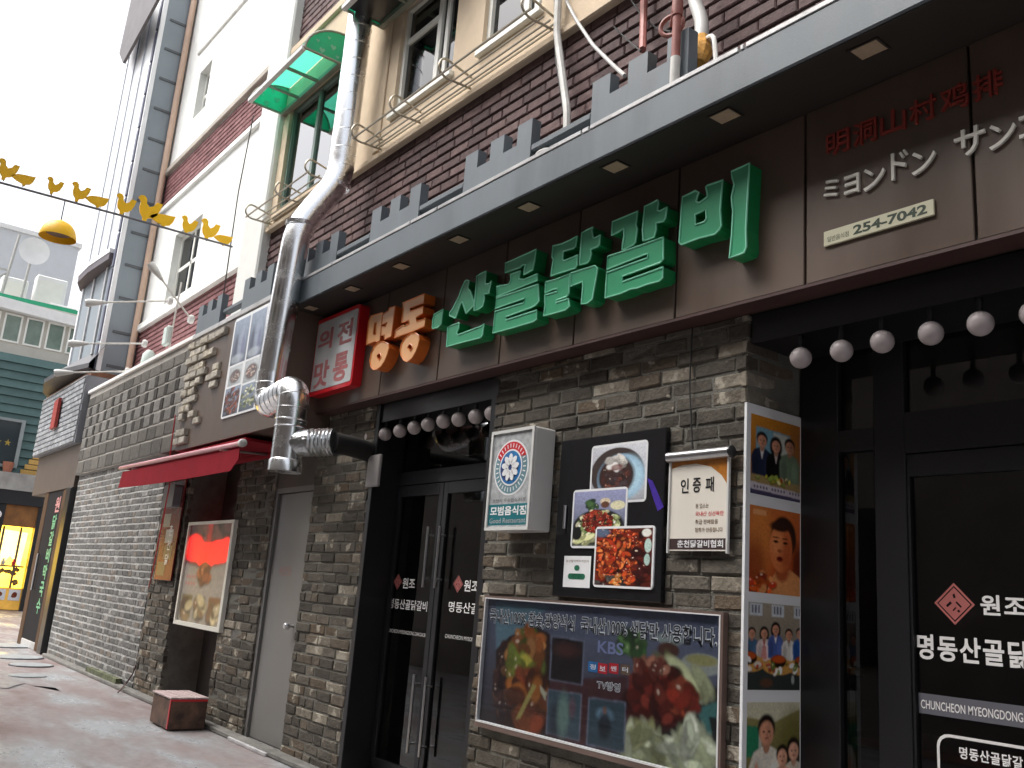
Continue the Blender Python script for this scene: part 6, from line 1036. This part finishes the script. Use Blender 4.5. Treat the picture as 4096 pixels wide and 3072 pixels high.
FS = thing('far_grey_block', 'pale grey windowless block rising far behind the roofs', 'building', (-44, 1, 0)); mb = MB(); mb.box(-50, -44, -18, 4.2, 0, 15.6, mat('pale_grey_block', (.60, .62, .64), .8, var=.04)); mb.build('wall', None, FS); mb = MB(); mb.box(-50.2, -43.9, -18.1, 4.3, 15.601, 15.8, M_WHITE); mb.build('parapet', None, FS)
def roofthing(name, label, cat, y0, y1, z0, z1, x=-31.5, cap=True):
    t = thing(name, label, cat, (x, (y0+y1)/2, z0)); m1 = MB(); m1.box(x-.5, x, y0, y1, z0, z1, M_WHITE, .03); m1.build('body', None, t)
    m1 = MB(); m1.box(x+.001, x+.02, y0+.1, y1-.1, z0+.15, z1-.15, M_WFRAME); m1.build('grille', None, t)
roofthing('rooftop_unit', 'wide white cabinet on the far roof right of the satellite dish', 'air conditioner', 1.05, 1.95, 9.2, 10.35); roofthing('rooftop_unit', 'low white machine on the far roof below the satellite dish', 'air conditioner', .1, .85, 9.3, 10.05); roofthing('rooftop_unit', 'small white box at the edge of the far roof', 'air conditioner', 1.5, 2.3, 9.1, 9.45, -31.2)
t = thing('satellite_dish', 'white round satellite dish on a thin post above the far roofs', 'satellite dish', (-31, .72, 9.3)); m1 = MB(); m1.lathe((-31, .74, 10.9), [(.02, -.10), (.25, -.06), (.42, .02), (.44, .03), (.25, -.03), (.02, -.07)], M_WHITE, 24, 'X'); m1.build('dish', None, t, True); m1 = MB(); m1.tube([(-31.1, .65, 9.2), (-31.1, .72, 10.8)], .04, M_PIPE, 8); m1.build('post', None, t)
t = thing('lattice_frame', 'grey steel lattice frame on the far roof at the left edge', 'frame', (-31, -.3, 9.2)); m1 = MB()
for y in (-.75, .1): m1.tube([(-31, y, 9.2), (-31, y+.15, 11.3)], .05, M_PIPE, 6)
m1.build('post', None, t); m1 = MB(); m1.tube([(-31, -.7, 9.3), (-31, .15, 10.0)], .035, M_PIPE, 6); m1.tube([(-31, .1, 9.3), (-31, -.7, 10.0)], .035, M_PIPE, 6); m1.tube([(-31, -.8, 10.05), (-31, .2, 10.1)], .035, M_PIPE, 6); m1.build('brace', None, t)
# ------------------------------------------------------------------ hens on the bar across the street, pendant lamp
BX = PY((502, 533), 0).x; BZ = 5.06; M_HEN = mat('flat_yellow_paint', (1.0, .56, .0), .45, var=.06)
mb = MB(); mb.tube([(BX, .0, 5.075), (BX, -1.3, 5.055), (BX, -2.6, 5.02), (BX, -5.79, 4.98)], .013, mat('grey_steel_bar', (.16, .16, .18), .5, metal=.3), 8); tag(mb.build('street_bar'), 'thin grey bar stretched across the street carrying the yellow hens', 'bar')
pv = PY((500, 533), 0); mb = MB(); mb.tube([PY(A2(1930, 900), .02), PY(A2(1990, 480), 0), PY(A2(2060, 0), .02), PY(A1(2190, 1000), .02)], .008, M_WIRE, 6); tag(mb.build('stay_cable'), 'thin dark cable running up the corner beside the white pilaster', 'cable')
HF = Frame((BX, 0, 0), (0, 1, 0), (0, 0, 1), (1, 0, 0))
HV = [(1160, 62), (1178, 40), (1205, 38), (1224, 58), (1228, 95), (1252, 118), (1280, 98), (1298, 62), (1342, 64), (1332, 118), (1310, 170), (1285, 195), (1250, 208), (1243, 240), (1216, 242), (1213, 208), (1190, 180), (1180, 140), (1184, 90)]
HW = [(1296, 228), (1320, 206), (1345, 192), (1400, 182), (1440, 180), (1486, 174), (1472, 226), (1452, 256), (1420, 268), (1414, 286), (1398, 286), (1388, 268), (1340, 254)]
def nrm(P, bx): return [((p[0]-bx[0])/bx[2], (bx[1]-p[1])/bx[2]) for p in P]
HVn = nrm(HV, (1235, 242, 180)); HWn = nrm(HW, (1400, 286, 180))
hens = [(6, 'v', .75), (48, 'w', .8), (110, 'v', .62), (165, 'v', .72), (208, 'w', .85), (262, 'v', .80), (312, 'v', 1.0), (350, 'w', 1.0), (402, 'v', .72), (446, 'v', .85), (482, 'w', .8)]
hl = ['yellow hen cut-out cropped by the left edge', 'yellow hen cut-out bending low, second from the left edge', 'smallest yellow hen cut-out, third from the left edge', 'yellow hen cut-out standing left of the grey slotted wall, fourth from the left edge', 'yellow hen cut-out bending low before the white louvres', 'yellow hen cut-out standing at the white louvre edge', 'largest standing yellow hen cut-out before the grey slotted wall', 'large yellow hen cut-out bending low at the peach downpipe', 'small yellow hen cut-out standing left of the white window', 'yellow hen cut-out standing above the white window', 'yellow hen cut-out bending low at the right end of the bar']
for (px, k, s_), lab in zip(hens, hl):
    y = PX((px, 395+px*.275), BX).y; w_ = .262*s_; P = HVn if k == 'v' else HWn; zb = BZ-.004
    t = thing('hen_ornament', lab, 'hen ornament', (BX, y, zb), 'yellow hen cut-outs on the street bar'); mb = MB(); mb.prism(HF, [(y+p[0]*w_, zb+p[1]*w_+.004) for p in P], -.008, .008, M_HEN); mb.build('cut_out', None, t)
    mb = MB(); mb.tube([(BX, y, zb-.005), (BX, y, zb+.05*s_)], .006, M_WIRE, 6); mb.build('peg', None, t)
lc = PX((127, 500), BX); t = thing('pendant_lamp', 'yellow bowl-shaped pendant lamp hanging below the hens', 'pendant lamp', (BX, lc.y, lc.z-.08))
mb = MB(); rr = .18; zc = lc.z-.075; pr_ = [(rr, 0), (rr*.98, .03), (rr*.86, .10), (rr*.62, .155), (rr*.28, .185), (.03, .195)]; mb.lathe((BX, lc.y, zc), pr_+[(.028, .185), (rr*.27, .175), (rr*.60, .145), (rr*.83, .095), (rr*.95, .03), (rr*.97, .001)], M_HEN, 28)
mb.f = mb.f[:-2]; mb.m = mb.m[:-2]; mb.build('shade', None, t, True); mb = MB(); mb.lathe((BX, lc.y, zc+.05), [(.12, 0), (.12, .02), (.05, .06)], mat('brown_reflector', (.20, .13, .09), .6), 20); mb.build('reflector', None, t); mb = MB(); mb.tube([(BX, lc.y, zc+.19), (BX, lc.y, 5.03)], .006, M_WIRE, 6); mb.build('cord', None, t)
# outreach spotlights above the tile band
def spot(foot, head, label, X):
    f = PX(foot, X); f = PY(foot, .05); h = PX(head, f.x-.15); t = thing('outreach_spotlight', label, 'spotlight', tuple(f), 'white outreach spotlights above the slate band')
    mb = MB(); mb.tube([f, h], .012, M_WPIPE, 8); mb.build('arm', None, t, True); mb = MB(); mb.lathe(tuple(f), [(.05, -.03), (.06, 0), (.05, .03)], M_WPLASTIC, 12, 'Y'); mb.build('wall_plate', None, t, True)
    mb = MB(); d_ = (h-f).normalized(); mb.tube([h-d_*.05, h+d_*.06, h+d_*.16, h+d_*.2], [.02, .04, .055, .045], M_WPLASTIC, 14); mb.build('lamp_head', None, t, True)
spot(A2(1470, 940), A2(880, 955), 'white outreach spotlight arm level with the lower bay wall', -12); spot(A2(1250, 1310), A2(730, 1310), 'white outreach spotlight arm above the dark curved canopy', -14); spot(A2(1100, 1550), A2(600, 1560), 'lowest white outreach spotlight arm over the slate band corner', -15); spot(A2(1650, 1100), A2(1380, 730), 'white outreach spotlight arm slanting up past the brick band', -11)
mb = MB(); p = PY(A2(1445, 1245), .2); mb.box(p.x-.09, p.x+.09, .16, .24, p.z-.14, p.z+.14, mat('pale_mint_box', (.48, .56, .52), .5, var=.08), .02); tag(mb.build('junction_box'), 'pale mint junction box on a thin pole above the tile band', 'box'); mb = MB(); mb.tube([(p.x+.05, .255, p.z+.8), (p.x, .255, p.z+.14), (p.x, .255, 4.1)], .014, M_WPIPE, 6); tag(mb.build('box_pole'), 'thin pole carrying the pale mint junction box', 'pole')
p = PY(A2(1285, 1440), .1); mb = MB(); mb.lathe((p.x, .1, p.z-.18), [(.09, 0), (.10, .1), (.09, .24), (.04, .30)], bpy.data.materials['pale_mint_box'], 14); tag(mb.build('vent_pot', None, None, True), 'pale mint vent pot standing behind the white roof flashing', 'vent')
# ------------------------------------------------------------------ the other side of the street (unseen building added behind the camera to darken facade and glass)
OB = thing('unseen_shade_building', 'unseen plain brown building added opposite to shade the street', 'building', (6, -8, 0)); mb = MB(); mb.box(-15.5, 25, -12, -5.8, 0, 9.0, mat('unseen_shade_wall', (.24, .22, .205), .85, var=.2)); ow = mb.build('wall', None, OB)
for k in range(9):
    for zz in (.9, 4.6): mb = MB(); x = -12+4.1*k; mb.box(x, x+2.4, -5.8, -5.76, zz, zz+1.8, M_WGLASS if zz > 2 else M_BLACK); mb.build('window', None, OB)  # windows of the added unseen building
